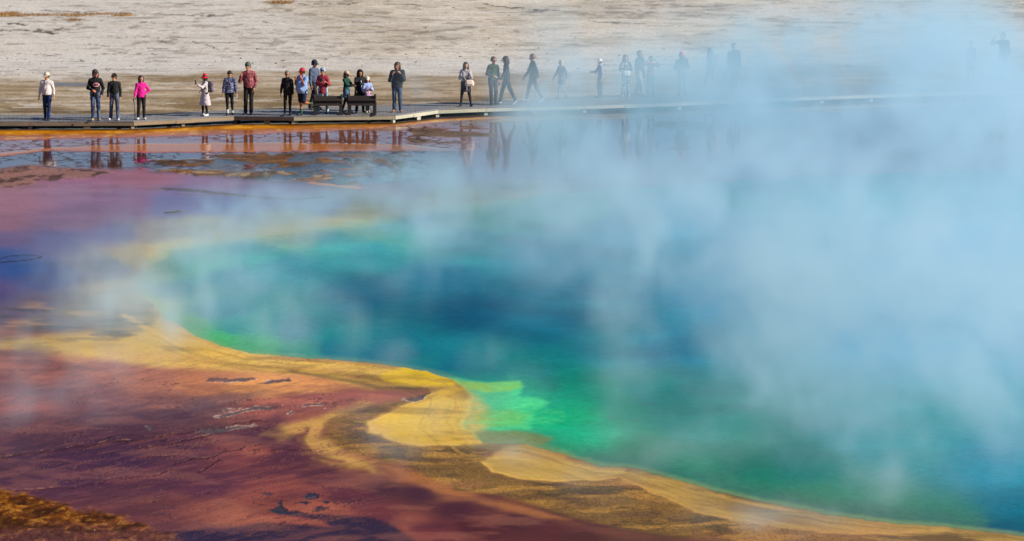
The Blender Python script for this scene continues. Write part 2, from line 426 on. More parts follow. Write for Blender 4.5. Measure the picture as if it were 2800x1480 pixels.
    poly([(1100, 1262), (1160, 1300), (1260, 1344), (1400, 1376), (1560, 1420), (1480, 1416), (1340, 1384), (1200, 1346), (1110, 1312), (1050, 1270)], (176, 112, 68), 16, .75)
    # pale lobes that shelve into the pool
    big = [(1211, 1062), (1168, 1088), (1104, 1110), (1041, 1134), (1004, 1155), (1015, 1181), (1062, 1203), (1126, 1216), (1232, 1217), (1319, 1213), (1350, 1200), (1345, 1120), (1310, 1075), (1264, 1055)]
    poly(big, (240, 194, 74), 18, wander=1.8)
    poly([(1190, 1090), (1120, 1125), (1060, 1150), (1080, 1175), (1200, 1195), (1330, 1190), (1330, 1120), (1280, 1080)], (234, 200, 104), 34, .7)
    line([(1211, 1066), (1104, 1112), (1008, 1156), (1020, 1180), (1070, 1203), (1140, 1216), (1260, 1217)], (240, 196, 100), 5, 4, .8, soft=5)
    poly([(1315, 1266), (1340, 1245), (1379, 1219), (1438, 1212), (1473, 1226), (1519, 1240), (1562, 1258), (1647, 1277), (1711, 1281), (1728, 1300), (1626, 1312), (1519, 1314), (1421, 1308), (1349, 1291)], (206, 168, 88), 13, wander=1.6)
    line([(1318, 1262), (1349, 1290), (1421, 1307), (1519, 1314), (1640, 1311), (1730, 1302)], (236, 186, 88), 5, 4, .85, soft=4)
    poly([(1700, 1306), (1732, 1284), (1839, 1309), (1924, 1334), (2006, 1366), (2155, 1388), (2283, 1411), (2454, 1434), (2603, 1441), (2800, 1466), (3000, 1500), (3000, 1560), (2709, 1490), (2624, 1462), (2454, 1460), (2326, 1462), (2241, 1458),
          (2070, 1430), (1924, 1405), (1839, 1366), (1775, 1340)], (186, 150, 80), 13, wander=1.6)
    line([(1705, 1308), (1775, 1342), (1839, 1368), (1924, 1406), (2000, 1417)], (222, 172, 88), 5, 4, .6, soft=6)
    line([(2000, 1420), (2155, 1443), (2326, 1460), (2454, 1458), (2603, 1445), (2680, 1452)], (206, 158, 84), 5, 4, .6, soft=6)
    # dark red and violet drifts of the foreground
    poly([(740, 1392), (828, 1404), (955, 1410), (1019, 1416), (1062, 1430), (1100, 1454), (1140, 1482), (1150, 1560), (250, 1560), (320, 1470), (440, 1452), (560, 1450), (650, 1438), (720, 1428), (900, 1440), (880, 1424), (800, 1412)], (46, 40, 66), 12, .95, wander=.5)
    poly([(760, 1128), (700, 1170), (620, 1160), (500, 1180), (560, 1200), (700, 1215), (760, 1240), (830, 1260), (800, 1210)], (82, 48, 66), 24, .6)
    poly([(480, 1110), (640, 1072), (760, 1070), (640, 1105), (520, 1130)], (104, 78, 84), 20, .6)
    # patches of dark film and tan streaks west of the pool
    fib = fbm(X * .5 + Y * .12, Y * .55, 311, 5); nearm = sstep(880, 960, PY) * sstep(-4, 8, g0)
    over(nearm * sstep(.56, .72, fib), (64, 40, 60), .38); over(nearm * sstep(.45, .30, fib), (206, 130, 100), .2)
    st = sstep(.52, .66, fbm(X * .5, Y * .75, 51, 4)); reg = poly([(80, 830), (330, 800), (400, 880), (300, 905), (60, 915), (20, 880)], None, 40)
    over(reg * st, (196, 152, 96), .6); over(reg * sstep(.55, .68, fbm(X * .6, Y * .9, 57, 4)), (78, 76, 88), .6)
    over(poly([(-50, 840), (400, 780), (420, 930), (-50, 930)], None, 50) * sstep(.62, .7, fbm(X * .9, Y * 1.3, 61, 4)), (66, 62, 70), .6)
    # ---- raised ridges and their rims, small puddles
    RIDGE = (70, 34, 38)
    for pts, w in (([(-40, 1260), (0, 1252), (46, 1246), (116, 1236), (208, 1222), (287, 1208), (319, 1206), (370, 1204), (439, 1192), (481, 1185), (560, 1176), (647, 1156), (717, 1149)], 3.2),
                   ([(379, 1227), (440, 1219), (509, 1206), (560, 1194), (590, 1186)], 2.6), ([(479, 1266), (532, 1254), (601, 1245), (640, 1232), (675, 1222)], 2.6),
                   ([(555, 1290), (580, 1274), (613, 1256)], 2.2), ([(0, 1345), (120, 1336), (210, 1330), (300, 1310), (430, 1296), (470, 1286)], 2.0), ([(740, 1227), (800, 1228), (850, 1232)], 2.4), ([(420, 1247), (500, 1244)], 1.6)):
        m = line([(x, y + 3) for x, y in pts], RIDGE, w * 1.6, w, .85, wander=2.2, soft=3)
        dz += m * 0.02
        m2 = line([(x, y - 2) for x, y in pts], None, .8, .6, .9, wander=2.2, soft=1.2) * sstep(.46, .62, fbm(X * 2.2, Y * 2.0, 71, 3)); over(m2, (188, 132, 92), .8)  # broken pale line paints sun glint along the ridge
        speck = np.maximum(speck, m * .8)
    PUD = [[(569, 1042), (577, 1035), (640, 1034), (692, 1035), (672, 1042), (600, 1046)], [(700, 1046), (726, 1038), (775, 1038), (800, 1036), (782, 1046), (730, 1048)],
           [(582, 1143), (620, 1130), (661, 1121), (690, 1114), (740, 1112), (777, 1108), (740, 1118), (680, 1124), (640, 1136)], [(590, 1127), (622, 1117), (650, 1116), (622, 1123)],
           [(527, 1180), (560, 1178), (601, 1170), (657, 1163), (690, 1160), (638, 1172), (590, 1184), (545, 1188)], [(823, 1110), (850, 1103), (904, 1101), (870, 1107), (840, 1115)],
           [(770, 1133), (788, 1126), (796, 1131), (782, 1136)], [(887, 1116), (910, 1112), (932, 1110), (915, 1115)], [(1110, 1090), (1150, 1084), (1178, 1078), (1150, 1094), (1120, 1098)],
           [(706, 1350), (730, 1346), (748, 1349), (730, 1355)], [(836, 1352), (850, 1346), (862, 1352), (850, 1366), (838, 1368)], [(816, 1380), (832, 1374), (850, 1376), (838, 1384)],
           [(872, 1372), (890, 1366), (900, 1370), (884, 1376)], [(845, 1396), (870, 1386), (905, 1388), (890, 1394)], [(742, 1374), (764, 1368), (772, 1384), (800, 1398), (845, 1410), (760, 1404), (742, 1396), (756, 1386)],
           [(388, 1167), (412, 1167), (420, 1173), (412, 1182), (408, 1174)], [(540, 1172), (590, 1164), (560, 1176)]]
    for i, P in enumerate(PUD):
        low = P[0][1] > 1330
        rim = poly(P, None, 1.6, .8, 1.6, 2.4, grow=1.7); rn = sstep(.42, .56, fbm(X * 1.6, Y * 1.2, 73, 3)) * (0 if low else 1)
        over(rim * rn, (222, 190, 164), .85); over(rim * (1 - rn), (64, 40, 44), .55)  # pale stretches of rim are sun glint put into the colour
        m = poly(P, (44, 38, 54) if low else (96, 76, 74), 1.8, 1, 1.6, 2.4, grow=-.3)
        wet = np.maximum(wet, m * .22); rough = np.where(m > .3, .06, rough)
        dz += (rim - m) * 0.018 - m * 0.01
    # ---- loops and strips of the far left
    line([(-30, 711), (0, 708), (29, 700), (88, 698), (112, 702), (100, 708), (60, 713), (0, 719), (-40, 721)], (30, 28, 40), 2.4, 2.4, 1, wander=.7, soft=1.8)
    line([(452, 517), (489, 518), (543, 522), (625, 531), (700, 538), (800, 546), (880, 540)], (92, 66, 70), 10, 3, 1, soft=4)
    line([(475, 530), (570, 532), (660, 534)], (120, 76, 64), 3, 2, .8, soft=2)
    line([(20, 522), (80, 514), (200, 512), (330, 516), (450, 518)], (140, 86, 84), 3, 3, .55, wander=3, soft=3)
    line([(300, 905), (330, 910)], (60, 60, 60), 3, 2, .5)
    # ---- bank of orange mat in the near corner
    bank = poly([(-300, 1335), (0, 1340), (46, 1350), (139, 1370), (208, 1390), (277, 1404), (370, 1430), (462, 1455), (490, 1474), (400, 1500), (-300, 1640)], (112, 62, 28), 26, 1, wander=4)
    bn = fbm(X * 2.4, Y * 1.5, 81, 5)
    over(bank * sstep(.56, .70, bn), (150, 88, 24), .6); bq = fbm(X * 7, Y * 3.2, 471, 4); over(bank * sstep(.58, .66, bq), (190, 130, 50), .6); over(bank * sstep(.42, .36, bq), (48, 26, 18), .6); over(bank * sstep(.52, .36, bn), (58, 32, 22), .8)
    over(bank * sstep(1420, 1470, PY + 50 * (bn - .5)), (112, 70, 76), .55)
    dz += bank * (0.012 + 0.02 * sstep(.3, .8, bn) + .03 * (fbm(X * 9, Y * 5, 83, 3) - .5)); speck = np.maximum(speck, bank)
    v_ = PY + .20 * PX + 10 * fbm(X * .4, Y * .3, 421, 3); fb = fbm(PX * .010, v_ * .11, 423, 4); fb2 = fbm(PX * .03, v_ * .30, 427, 3)
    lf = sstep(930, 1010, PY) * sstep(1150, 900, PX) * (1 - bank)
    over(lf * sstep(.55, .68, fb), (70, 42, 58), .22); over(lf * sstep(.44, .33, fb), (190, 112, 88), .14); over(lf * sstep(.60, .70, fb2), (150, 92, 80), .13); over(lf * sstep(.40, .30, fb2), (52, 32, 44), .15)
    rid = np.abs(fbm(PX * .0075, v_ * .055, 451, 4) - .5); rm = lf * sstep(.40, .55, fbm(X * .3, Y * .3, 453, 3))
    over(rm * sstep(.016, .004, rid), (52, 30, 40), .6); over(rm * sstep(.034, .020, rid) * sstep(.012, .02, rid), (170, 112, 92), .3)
    speck = np.maximum(speck, lf * .20); col *= 1 + (lf * sstep(1180, 1100, PY) * .22)[:, None] * np.array([[.92, 1.0, 1.06]])  # pale specks here paint the sparkle of wet mat
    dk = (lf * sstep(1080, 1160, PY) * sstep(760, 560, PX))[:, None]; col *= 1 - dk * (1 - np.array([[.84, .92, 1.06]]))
    # ---- far strip between pool and boardwalk: orange mats, cracked lilac puddles
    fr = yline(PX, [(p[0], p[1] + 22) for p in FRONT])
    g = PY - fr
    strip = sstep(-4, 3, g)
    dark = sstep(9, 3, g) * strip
    top = yline(AX, [(-300, 355), (0, 355.7), (367, 351.6), (700, 339), (1081, 334), (1250, 324), (1500, 316), (2800, 300)])
    bot = yline(AX, [(-300, 382), (0, 381.5), (367, 373), (700, 364), (1000, 352), (1250, 334), (1400, 322), (2800, 300)])
    b1 = sstep(-1.5, 2, AY - top) * sstep(2.5, -1.5, AY - bot)
    over(b1 * sstep(1650, 1200, PX), (206, 132, 16)); over(b1 * sstep(.45, .8, (AY - top) / np.maximum(bot - top, 3)) * sstep(1650, 1200, PX), (196, 112, 44), .8)
    over(b1 * sstep(.52, .64, fbm(X * 1.2, Y * 1.4, 461, 4)) * sstep(1650, 1200, PX), (150, 76, 14), .6); over(b1 * sstep(.60, .68, fbm(X * 2.6, Y * 2.2, 463, 3)) * sstep(1650, 1200, PX), (238, 178, 70), .6)
    t2 = yline(AX, [(-300, 430), (0, 420), (150, 405), (367, 395), (700, 391), (900, 393), (1100, 397), (1250, 410)])
    h2 = yline(AX, [(0, 6), (150, 6), (367, 21), (700, 24), (900, 20), (1100, 16), (1250, 2)])
    zone1 = sstep(1, 4, AY - bot) * sstep(2, -2, AY - t2) * sstep(1450, 1150, PX)
    zone2 = sstep(0, 3, AY - t2 - h2) * sstep(492, 470, BY + yline(PX, [(0, 20), (380, 20), (700, -12), (1000, -25), (1200, -5)])) * sstep(1330, 1150, PX)
    pud1 = zone1; over(zone1, (176, 100, 72))
    b2 = sstep(-1.5, 1.5, AY - t2) * sstep(1.5, -1.5, AY - t2 - h2) * sstep(1330, 1130, PX)
    over(b2, (206, 122, 44)); over(b2 * sstep(4, 0, np.abs(AY - t2 - 1)), (216, 130, 34), .8)
    over(zone2, (108, 68, 56))
    olive = poly([(360, 452), (430, 470), (500, 478), (600, 483), (700, 489), (800, 492), (900, 502), (980, 508), (960, 488), (1010, 476), (1100, 464), (1060, 440), (1120, 425), (900, 418), (600, 424), (520, 432), (420, 440)], None, 7, 1, wander=2.5)
    olive *= np.maximum(sstep(.36, .45, fbm(X * .55, Y * .42, 431, 4)), sstep(462, 480, PY - .02 * (PX - 700)))
    over(olive, (118, 74, 28))
    over(olive * sstep(.5, .64, fbm(X * 1.2, Y * .8, 91, 4)), (62, 46, 26), .8); over(olive * sstep(.54, .62, fbm(X * .9, Y * 1.6, 433, 4)), (150, 98, 40), .7)
    over(olive * sstep(.54, .62, fbm(X * 3.1, Y * 2.1, 97, 4)) * sstep(456, 474, PY), (184, 156, 112), .8)
    inp = poly([(730, 466), (800, 452), (900, 448), (985, 452), (950, 470), (900, 482), (800, 474)], None, 5, wander=3) * sstep(.42, .5, fbm(X * .8, Y * .5, 101, 3))
    inp = np.maximum(inp, olive * sstep(.60, .64, fbm(X * .7, Y * .45, 103, 3)))
    over(inp, (60, 50, 40))
    line([(850, 500), (900, 506), (960, 511), (990, 514)], (226, 150, 88), 5, 3, .9, soft=4)
    rgh = poly([(-60, 462), (0, 462), (100, 452), (200, 462), (330, 470), (260, 482), (100, 496), (0, 512), (-60, 516)], (150, 112, 104), 10, .9, wander=3)
    over(rgh * sstep(.5, .62, fbm(X * 2.2, Y * 1.1, 111, 4)), (74, 58, 58), .85)
    ol2 = poly([(1110, 352), (1180, 346), (1330, 345), (1420, 352), (1390, 372), (1250, 392), (1130, 396), (1090, 372)], None, 10, .9, wander=3)
    ol2 *= sstep(.42, .50, fbm(X * .5, Y * .6, 437, 4)); over(ol2, (98, 78, 50), .9)
    ol3 = poly([(1790, 335), (1850, 330), (1940, 334), (1930, 350), (1840, 352), (1780, 346)], (92, 82, 66), 8, .8, wander=3)
    ol4 = poly([(1810, 405), (1850, 400), (1910, 404), (1870, 412), (1820, 411)], (80, 70, 66), 6, .8, wander=3)
    over(poly([(1180, 336), (1500, 316), (2000, 292), (2800, 264), (2800, 275), (2000, 304), (1500, 330), (1250, 346)], None, 8) , (128, 98, 66), .6)
    over(dark, (26, 24, 24), .9)  # boardwalk's shadow painted into the wet strip at its foot
    cr = np.maximum(zone1, zone2 * .9) * (1 - olive * .6) * (1 - b2) * sstep(.30, .42, fbm(X * .9, Y * .5, 127, 3))
    crack = .75 * cr * sstep(.28, .42, fbm(X * .35, Y * .2, 121, 3))
    wet = np.where(PY < 530, np.maximum(wet, .12), wet)
    wet = np.maximum(wet, np.maximum(zone1, zone2) * 1.25); wet = np.maximum(wet, inp * 1.4)
    wet = np.maximum(wet, np.maximum(b2 * .9, b1 * sstep(.3, .9, (AY - top) / np.maximum(bot - top, 3)) * .7))
    calm = np.clip(np.maximum(np.maximum(zone1, zone2), inp), 0, 1)
    rough = rough * (1 - calm) + .045 * calm; rough = np.where((b2 > .4) | (b1 > .4), .10, rough)
    farlil = sstep(540, 470, PY) * sstep(1000, 1180, PX) * sstep(4, 14, g) * (1 - np.maximum(ol2, np.maximum(ol3, ol4)))
    wet = np.maximum(wet, farlil * 1.1); rough = rough * (1 - farlil) + .05 * farlil
    mauve = sstep(480, 520, PY) * sstep(760, 640, PY) * sstep(1100, 500, PX)
    wet = np.maximum(wet, mauve * .45); rough = rough * (1 - mauve) + .16 * mauve
    dry = np.maximum(np.maximum(np.maximum(olive * (1 - inp), rgh), np.maximum(b1 * .1, bank)), np.maximum(olm, np.maximum(ol2, ol3)))
    wet *= 1 - dry * .9; rough = np.where(dry > .05, rough * (1 - dry) + .55 * dry, rough)
    dz += b1 * .02 + b2 * .015 + olive * .02 * (1 - inp)
    speck = np.maximum(speck, np.maximum(olive, rgh))
    # wet ground with standing water right under the boardwalk, its shadow painted dark
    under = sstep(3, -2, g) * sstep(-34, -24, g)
    # ---- terrace beyond the boardwalk
    ter = sstep(-10, -16, g)
    bk = yline(PX, BACK)
    q = bk - PY                                      # photo pixels above the far edge of the boardwalk
    n1 = fbm(X * .16, Y * .12, 131, 5); n2 = fbm(X * .5, Y * .42, 137, 4); n3 = fbm(X * .07, Y * .05, 141, 4); n4 = fbm(X * 1.6, Y * 1.1, 151, 4)
    tc = np.zeros((N, 3))
    def tmix(m, rgb, k=1.0):
        m = (np.clip(m, 0, 1) * k)[:, None]; tc[:] = tc * (1 - m) + (s2l(rgb) / ILL)[None, :] * m
    tc[:] = s2l((222, 211, 195)) / ILL
    tmix(sstep(.46, .62, n1), (198, 187, 171), .85)
    tmix(sstep(.52, .66, n2), (180, 168, 150), .5)
    tmix(sstep(.50, .70, n3), (216, 210, 203), .8)
    tmix(sstep(.56, .68, n4) * sstep(.42, .55, n1), (120, 110, 98), .55)
    pale = sstep(206, 196, PY + 26 * (n2 - .5)) * sstep(140, 165, PY + 30 * (n2 - .5))
    tmix(pale, (214, 209, 203), .75)
    tb = yline(PX, [(-300, 222), (0, 222), (250, 212), (420, 203), (900, 199), (1300, 196), (1700, 190), (2000, 178), (2800, 150)])
    tan = sstep(-10, 16, PY - tb + 22 * (n2 - .5) + 14 * (n1 - .5))
    tmix(tan, (184, 166, 142)); tmix(tan * sstep(.44, .62, n2), (160, 139, 110), .85)
    tmix(tan * sstep(.5, .7, n4), (178, 162, 142), .5)
    tmix(tan * sstep(52, 8, q + 26 * (n1 - .5)) * sstep(.3, .55, n2), (124, 102, 70), .75)
    tmix(tan * sstep(.60, .66, fbm(X * .55, Y * 1.9, 161, 3)) * sstep(.5, .6, n3 + .1 * n1), (208, 200, 188), .8)
    tmix(tan * sstep(20, 6, q) * sstep(.48, .6, n1), (84, 70, 50), .7)
    tmix(sstep(7, 3, q) * sstep(.4, .6, n4) * tan, (190, 174, 150), .7)
    s1 = fbm(X * .45, Y * 1.3, 441, 4); s2 = fbm(X * 1.1, Y * 2.6, 443, 4); s3 = fbm(X * .18, Y * .8, 447, 3)
    tmix(tan * sstep(.52, .66, s1), (132, 112, 84), .55); tmix(tan * sstep(.46, .34, s1), (190, 172, 148), .6); tmix(tan * sstep(.58, .68, s2), (118, 98, 72), .4)
    tmix((1 - tan) * sstep(.56, .68, s1), (188, 176, 160), .28); tmix((1 - tan) * sstep(.60, .68, s2) * sstep(.45, .6, s3), (122, 112, 100), .5); tmix((1 - tan) * sstep(.46, .34, s1), (222, 216, 208), .4)
    puddle = np.zeros(N)
    ixp = near_(60, 215, 330, 255)
    puddle[ixp] = sstep(6, -6, sdpoly(AX[ixp], AY[ixp], [(100, 231), (170, 227), (225, 228), (290, 233), (330, 238), (240, 242), (150, 240)], 3))
    tmix(puddle, (120, 118, 124), .9)
    # dark runnels of the crust
    for pts, w in (([(-20, 62), (0, 64), (40, 68), (70, 74), (110, 76), (160, 82)], 4), ([(-20, 84), (60, 86), (120, 90), (160, 96)], 3.5), ([(50, 70), (100, 80), (150, 94)], 5), ([(113, 28), (150, 32), (195, 37), (240, 38), (300, 40), (400, 40)], 1.6),
                   ([(275, 101), (320, 105), (380, 106), (440, 105)], 2), ([(400, 112), (455, 117)], 2), ([(240, 122), (300, 128), (360, 134), (460, 134)], 1.7), ([(490, 110), (560, 122), (610, 140)], 1.4),
                   ([(300, 65), (380, 65), (480, 68)], 1.5), ([(130, 5), (180, 8)], 1.6), ([(440, 44), (600, 48), (720, 50)], 1.3), ([(1315, 6), (1340, 16), (1400, 20), (1460, 25), (1540, 28)], 2.2), ([(1600, 58), (1720, 66), (1850, 72), (1990, 82)], 1.6),
                   ([(900, 12), (1000, 12), (1150, 14)], 1.5), ([(1620, 175), (1740, 172), (1840, 174)], 2), ([(1740, 170), (1860, 178), (2100, 190)], 2.0), ([(740, 10), (820, 12), (890, 14)], 1.6), ([(30, 18), (90, 22)], 1.2), ([(180, 160), (215, 164), (225, 166)], 1.6), ([(720, 62), (736, 66)], 3), ([(40, 148), (200, 152), (330, 146), (480, 150)], 1.2)):
        xs = [p[0] for p in pts]; yy = [p[1] for p in pts]
        ix = near_(min(xs) - 40, min(yy) - 25, max(xs) + 40, max(yy) + 25)
        d, t = sdline(PX[ix] + fx[ix] * 1.5, PY[ix] + fy[ix] * 1.8, pts, 2.0)
        m = np.zeros(N); m[ix] = sstep(w + 1.6, max(w - 1.8, 0), d) * sstep(.28, .5, vnoise(X[ix] * 1.3, Y[ix] * .5, 171))
        tmix(m, (86, 80, 74), .85)
    for pts, w in (([(0, 47), (40, 42), (130, 45), (200, 46), (245, 46)], 3.5), ([(310, 46), (360, 47)], 4), ([(195, 58), (212, 58)], 3), ([(740, 10), (790, 9)], 3)):
        xs = [p[0] for p in pts]; yy = [p[1] for p in pts]
        ix = near_(min(xs) - 40, min(yy) - 25, max(xs) + 40, max(yy) + 25)
        d, t = sdline(PX[ix] + fx[ix] * 1.5, PY[ix] + fy[ix] * 1.5, pts, 2.0)
        m = np.zeros(N); m[ix] = sstep(w + 2, 0, d); tmix(m, (164, 128, 78), .75)
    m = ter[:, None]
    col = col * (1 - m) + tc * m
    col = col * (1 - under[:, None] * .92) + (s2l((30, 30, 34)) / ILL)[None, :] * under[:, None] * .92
    wet = wet * (1 - ter) + ter * (puddle * .3); wet = np.maximum(wet, under * .95)
    rough = rough * (1 - ter) + ter * (.9 - .75 * puddle); rough = rough * (1 - under) + .06 * under
    crack *= 1 - ter; speck = np.maximum(speck * (1 - ter), 0)
    ters = ter * 1.0
    dz += ter * (0.25 * (fbm(X * .05, Y * .05, 181, 4) - .5) * sstep(4, 40, q) + .05 * (n2 - .5) * sstep(2, 20, q))
    dz += under * -0.01
    # ---- pool
    sd = sdpoly(AX, AY, SHORE, 2.2)
    al = PX * .0055 + fbm(X * .3, Y * .3, 401, 3) * .8
    fl = fbm(sd * .085 + 2.0 * fbm(X * .5, Y * .3, 403, 3), al, 405, 4); fl2 = fbm(sd * .22 + 2.5 * fbm(X * .5, Y * .3, 407, 3), al * 2, 409, 3)
    band = sstep(6, 22, sd) * sstep(170, 60, sd) * sstep(880, 960, PY)
    over(band * sstep(.55, .70, fl), (130, 100, 58), .38); over(band * sstep(.46, .32, fl), (236, 186, 92), .38); over(band * sstep(.58, .70, fl2), (104, 80, 52), .2)
    pc = idw(BX, BY, POOLPTS, 2.2, 30, 2.0)
    # far rim of yellow, both sides of the far shore
    far_ = sstep(900, 800, PY - (PX - 400) * .1)
    rimn = sstep(60, 0, np.abs(sd)) * sstep(760, 690, PY) * sstep(1700, 1250, PX)
    mm = (rimn * .38)[:, None]
    pc = pc * (1 - mm) + (s2l((196, 196, 112)) / ILL)[None, :] * mm
    mm = (sstep(95, 0, sd) * sstep(760, 690, PY) * sstep(1700, 1250, PX) * .6 * sstep(360, 480, PX))[:, None]
    col = col * (1 - mm) + (s2l((216, 204, 136)) / ILL)[None, :] * mm
    pcol = pc
    def pover(mask, rgb, k=1.0):
        m = (np.clip(mask, 0, 1) * k)[:, None]
        pcol[:] = pcol * (1 - m) + (s2l(rgb) / ILL)[None, :] * m
    def ppoly(pts, rgb, soft, k=1.0, wander=1.0):
        m = poly(pts, None, soft, 1, 2.2, wander); pover(m, rgb, k); return m
    # submerged shelf with stepped edges
    ppoly([(1220, 1030), (1440, 1040), (1600, 1100), (1720, 1180), (1640, 1230), (1440, 1200), (1240, 1180)], (28, 172, 132), 60, .65, 2)
    sh = ppoly([(1230, 1030), (1328, 1046), (1421, 1041), (1434, 1056), (1428, 1072), (1413, 1083), (1477, 1087), (1494, 1100), (1484, 1116), (1545, 1124), (1552, 1146), (1505, 1164), (1440, 1174), (1340, 1176), (1240, 1180), (1220, 1100)], (76, 192, 132), 10, 1, .8)
    ppoly([(1470, 1118), (1560, 1117), (1640, 1122), (1650, 1150), (1560, 1168), (1450, 1172)], (14, 172, 122), 16, .8, 2)
    ppoly([(1235, 1040), (1328, 1047), (1421, 1041), (1432, 1056), (1410, 1066), (1330, 1072), (1250, 1060)], (150, 204, 84), 9, .9, .6)
    ppoly([(1400, 1062), (1432, 1058), (1426, 1074), (1400, 1078)], (74, 204, 130), 5, .8)
    ppoly([(1255, 1060), (1300, 1082), (1330, 1110), (1335, 1150), (1310, 1185), (1220, 1200), (1220, 1060)], (206, 184, 84), 26, .95)
    ppoly([(1310, 1128), (1400, 1120), (1450, 1136), (1430, 1160), (1340, 1168), (1290, 1150)], (140, 186, 84), 20, .6)
    ppoly([(1230, 1192), (1330, 1176), (1420, 1178), (1510, 1196), (1485, 1216), (1320, 1212), (1230, 1216)], (126, 132, 78), 12, .75)
    pover(sh * sstep(.56, .64, fbm(X * 2.2, Y * 1.6, 191, 4)), (110, 214, 140), .3)
    over(sstep(-2, 6, sd) * sstep(26, 4, sd) * sstep(1000, 1300, PY), (170, 148, 82), .35)
    edge = sstep(6, -10, sd) * sstep(-34, -4, sd) * sstep(860, 930, PY)
    pover(edge, (132, 160, 104), .35)
    pover(edge * sstep(1180, 1260, PY), (112, 138, 86), .5)
    pn = fbm(X * .4, Y * .5, 201, 4)
    dp = sstep(-30, -150, sd)[:, None]; pcol *= (1.12 + .22 * pn)[:, None] * (np.array([[1.05, 1.0, 1.0]]) * (1 - dp) + np.array([[.85, 1.42, 1.22]]) * dp)
    fz = 2.5 + 12 * sstep(60, 10, np.abs(PY - 1130) - 40) * sstep(220, 120, np.abs(PX - 1290)) + 26 * sstep(860, 760, PY) * sstep(1500, 1200, PX)
    sm = sstep(fz, -fz, sd)
    # vertical streak variation of mats
    col *= (0.82 + .36 * fbm(X * .8, Y * .8, 211, 4))[:, None] * (1 - ter[:, None]) + ter[:, None]
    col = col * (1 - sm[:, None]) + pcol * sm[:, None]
    wet = wet * (1 - sm) + .10 * sm; rough = rough * (1 - sm) + .14 * sm
    dz = dz * (1 - sm) - sm * .01
    crack *= 1 - sm; speck *= 1 - sm
    Z = np.where((np.abs(X) < 400) & (Y < 2000), dz, 0)
    V = np.stack([X, Y, Z], 1)
    i = np.arange(nr - 1)[:, None] * nc + np.arange(nc - 1)[None, :]
    Q = np.stack([i, i + 1, i + nc + 1, i + nc], -1).reshape(-1, 4)
    isw = (sd[Q].mean(1) < 0)
    colf = np.concatenate([np.clip(col, .001, .85), np.ones((N, 1))], 1).astype(np.float32)
    aux = np.stack([wet, crack, speck, rough], 1).astype(np.float32)
    aux2 = np.stack([ters, ters * 0, ters * 0, ters * 0 + 1], 1).astype(np.float32)
    out = []
    for name, sel, mat in (('ground', ~isw, ground_mat()), ('water', isw, water_mat())):
        q_ = Q[sel]
        used = np.unique(q_); remap = np.zeros(N, np.int32); remap[used] = np.arange(len(used))
        me = mesh_np(name, V[used], remap[q_])
        for an, arr in (('Col', colf), ('aux', aux), ('aux2', aux2)):
            at = me.attributes.new(an, 'FLOAT_COLOR', 'POINT'); at.data.foreach_set('color', arr[used].ravel())
        o = link(name, me, mat); tag(o, kind='structure'); out.append(o)
    return out

def attr(t, name):
    a = t.t.nodes.new('ShaderNodeAttribute'); a.attribute_name = name; return a
def ground_mat():
    t = NT('ground')
    c = attr(t, 'Col'); a = attr(t, 'aux'); a2 = attr(t, 'aux2')
    sp = t.t.nodes.new('ShaderNodeSeparateColor'); t.l(a.outputs['Color'], sp.inputs[0])
    sp2 = t.t.nodes.new('ShaderNodeSeparateColor'); t.l(a2.outputs['Color'], sp2.inputs[0])
    wet, crack, speck = sp.outputs[0], sp.outputs[1], sp.outputs[2]; ter = sp2.outputs[0]
    rough = a.outputs['Alpha']
    fine = t.noise(t.coords((1, .6, 1)), 7, 5, 0.7)
    streak = t.noise(t.coords((.35, 1.0, 1)), 2.6, 5, 0.68, .3)
    # grain of the crust
    base = t.mix(t.math('MULTIPLY', t.ramp(streak, [(.30, 1.0), (.44, 0.0)]), t.math('MULTIPLY', ter, .55)), c.outputs['Color'], (.10, .092, .082))
    f2 = t.ramp(fine, [(.3, .72), (.7, 1.24)])
    base = t.mix(t.math('ADD', .45, t.math('MULTIPLY', t.math('ADD', speck, ter, True), .5), True), base, f2, 'MULTIPLY')
    # speckle on the rough mats: pale grains (painted wet glints in the foreground) and dark pits
    sn = t.noise(t.coords((1.3, .8, 1)), 9, 3, 0.8)
    base = t.mix(t.math('MULTIPLY', speck, t.ramp(sn, [(.66, 0.0), (.72, .7)])), base, (.55, .42, .24))
    base = t.mix(t.math('MULTIPLY', speck, t.ramp(sn, [(.36, .75), (.44, 0.0)])), base, (.03, .022, .016))
    # cracks between the plates of the shallow puddles
    vn = t.n('ShaderNodeTexVoronoi', Scale=1.0, Randomness=1.0, _feature='DISTANCE_TO_EDGE')
    vv = t.coords((1.5, 1.0, 1))
    nn = t.n('ShaderNodeTexNoise', Scale=2.2, Detail=3.0); t.l(vv, nn.inputs['Vector'])
    va = t.n('ShaderNodeVectorMath', _operation='MULTIPLY_ADD'); va.inputs[1].default_value = (.9, .9, 0)
    t.l(nn.outputs[1], va.inputs[0]); t.l(vv, va.inputs[2]); t.l(va.outputs[0], vn.inputs['Vector'])
    ck = t.math('MULTIPLY', t.ramp(vn.outputs[0], [(.036, 1.0), (.075, 0.0)]), crack)
    base = t.mix(ck, base, (.012, .010, .010))
    t.l(base, t.b.inputs['Base Color'])
    dryc = t.math('SUBTRACT', 1.0, ck, True)
    hb = t.math('MULTIPLY', fine, t.math('ADD', .03, t.math('ADD', t.math('MULTIPLY', ter, .8), t.math('MULTIPLY', speck, 1.2))))
    rip = t.noise(t.coords((1, 1, 1)), 1.4, 2)
    hb = t.math('ADD', hb, t.math('MULTIPLY', rip, .03))
    bmp = t.bump(hb, .55, .05)
    film(t, t.math('MULTIPLY', wet, dryc), rough, bmp)
    return t.m
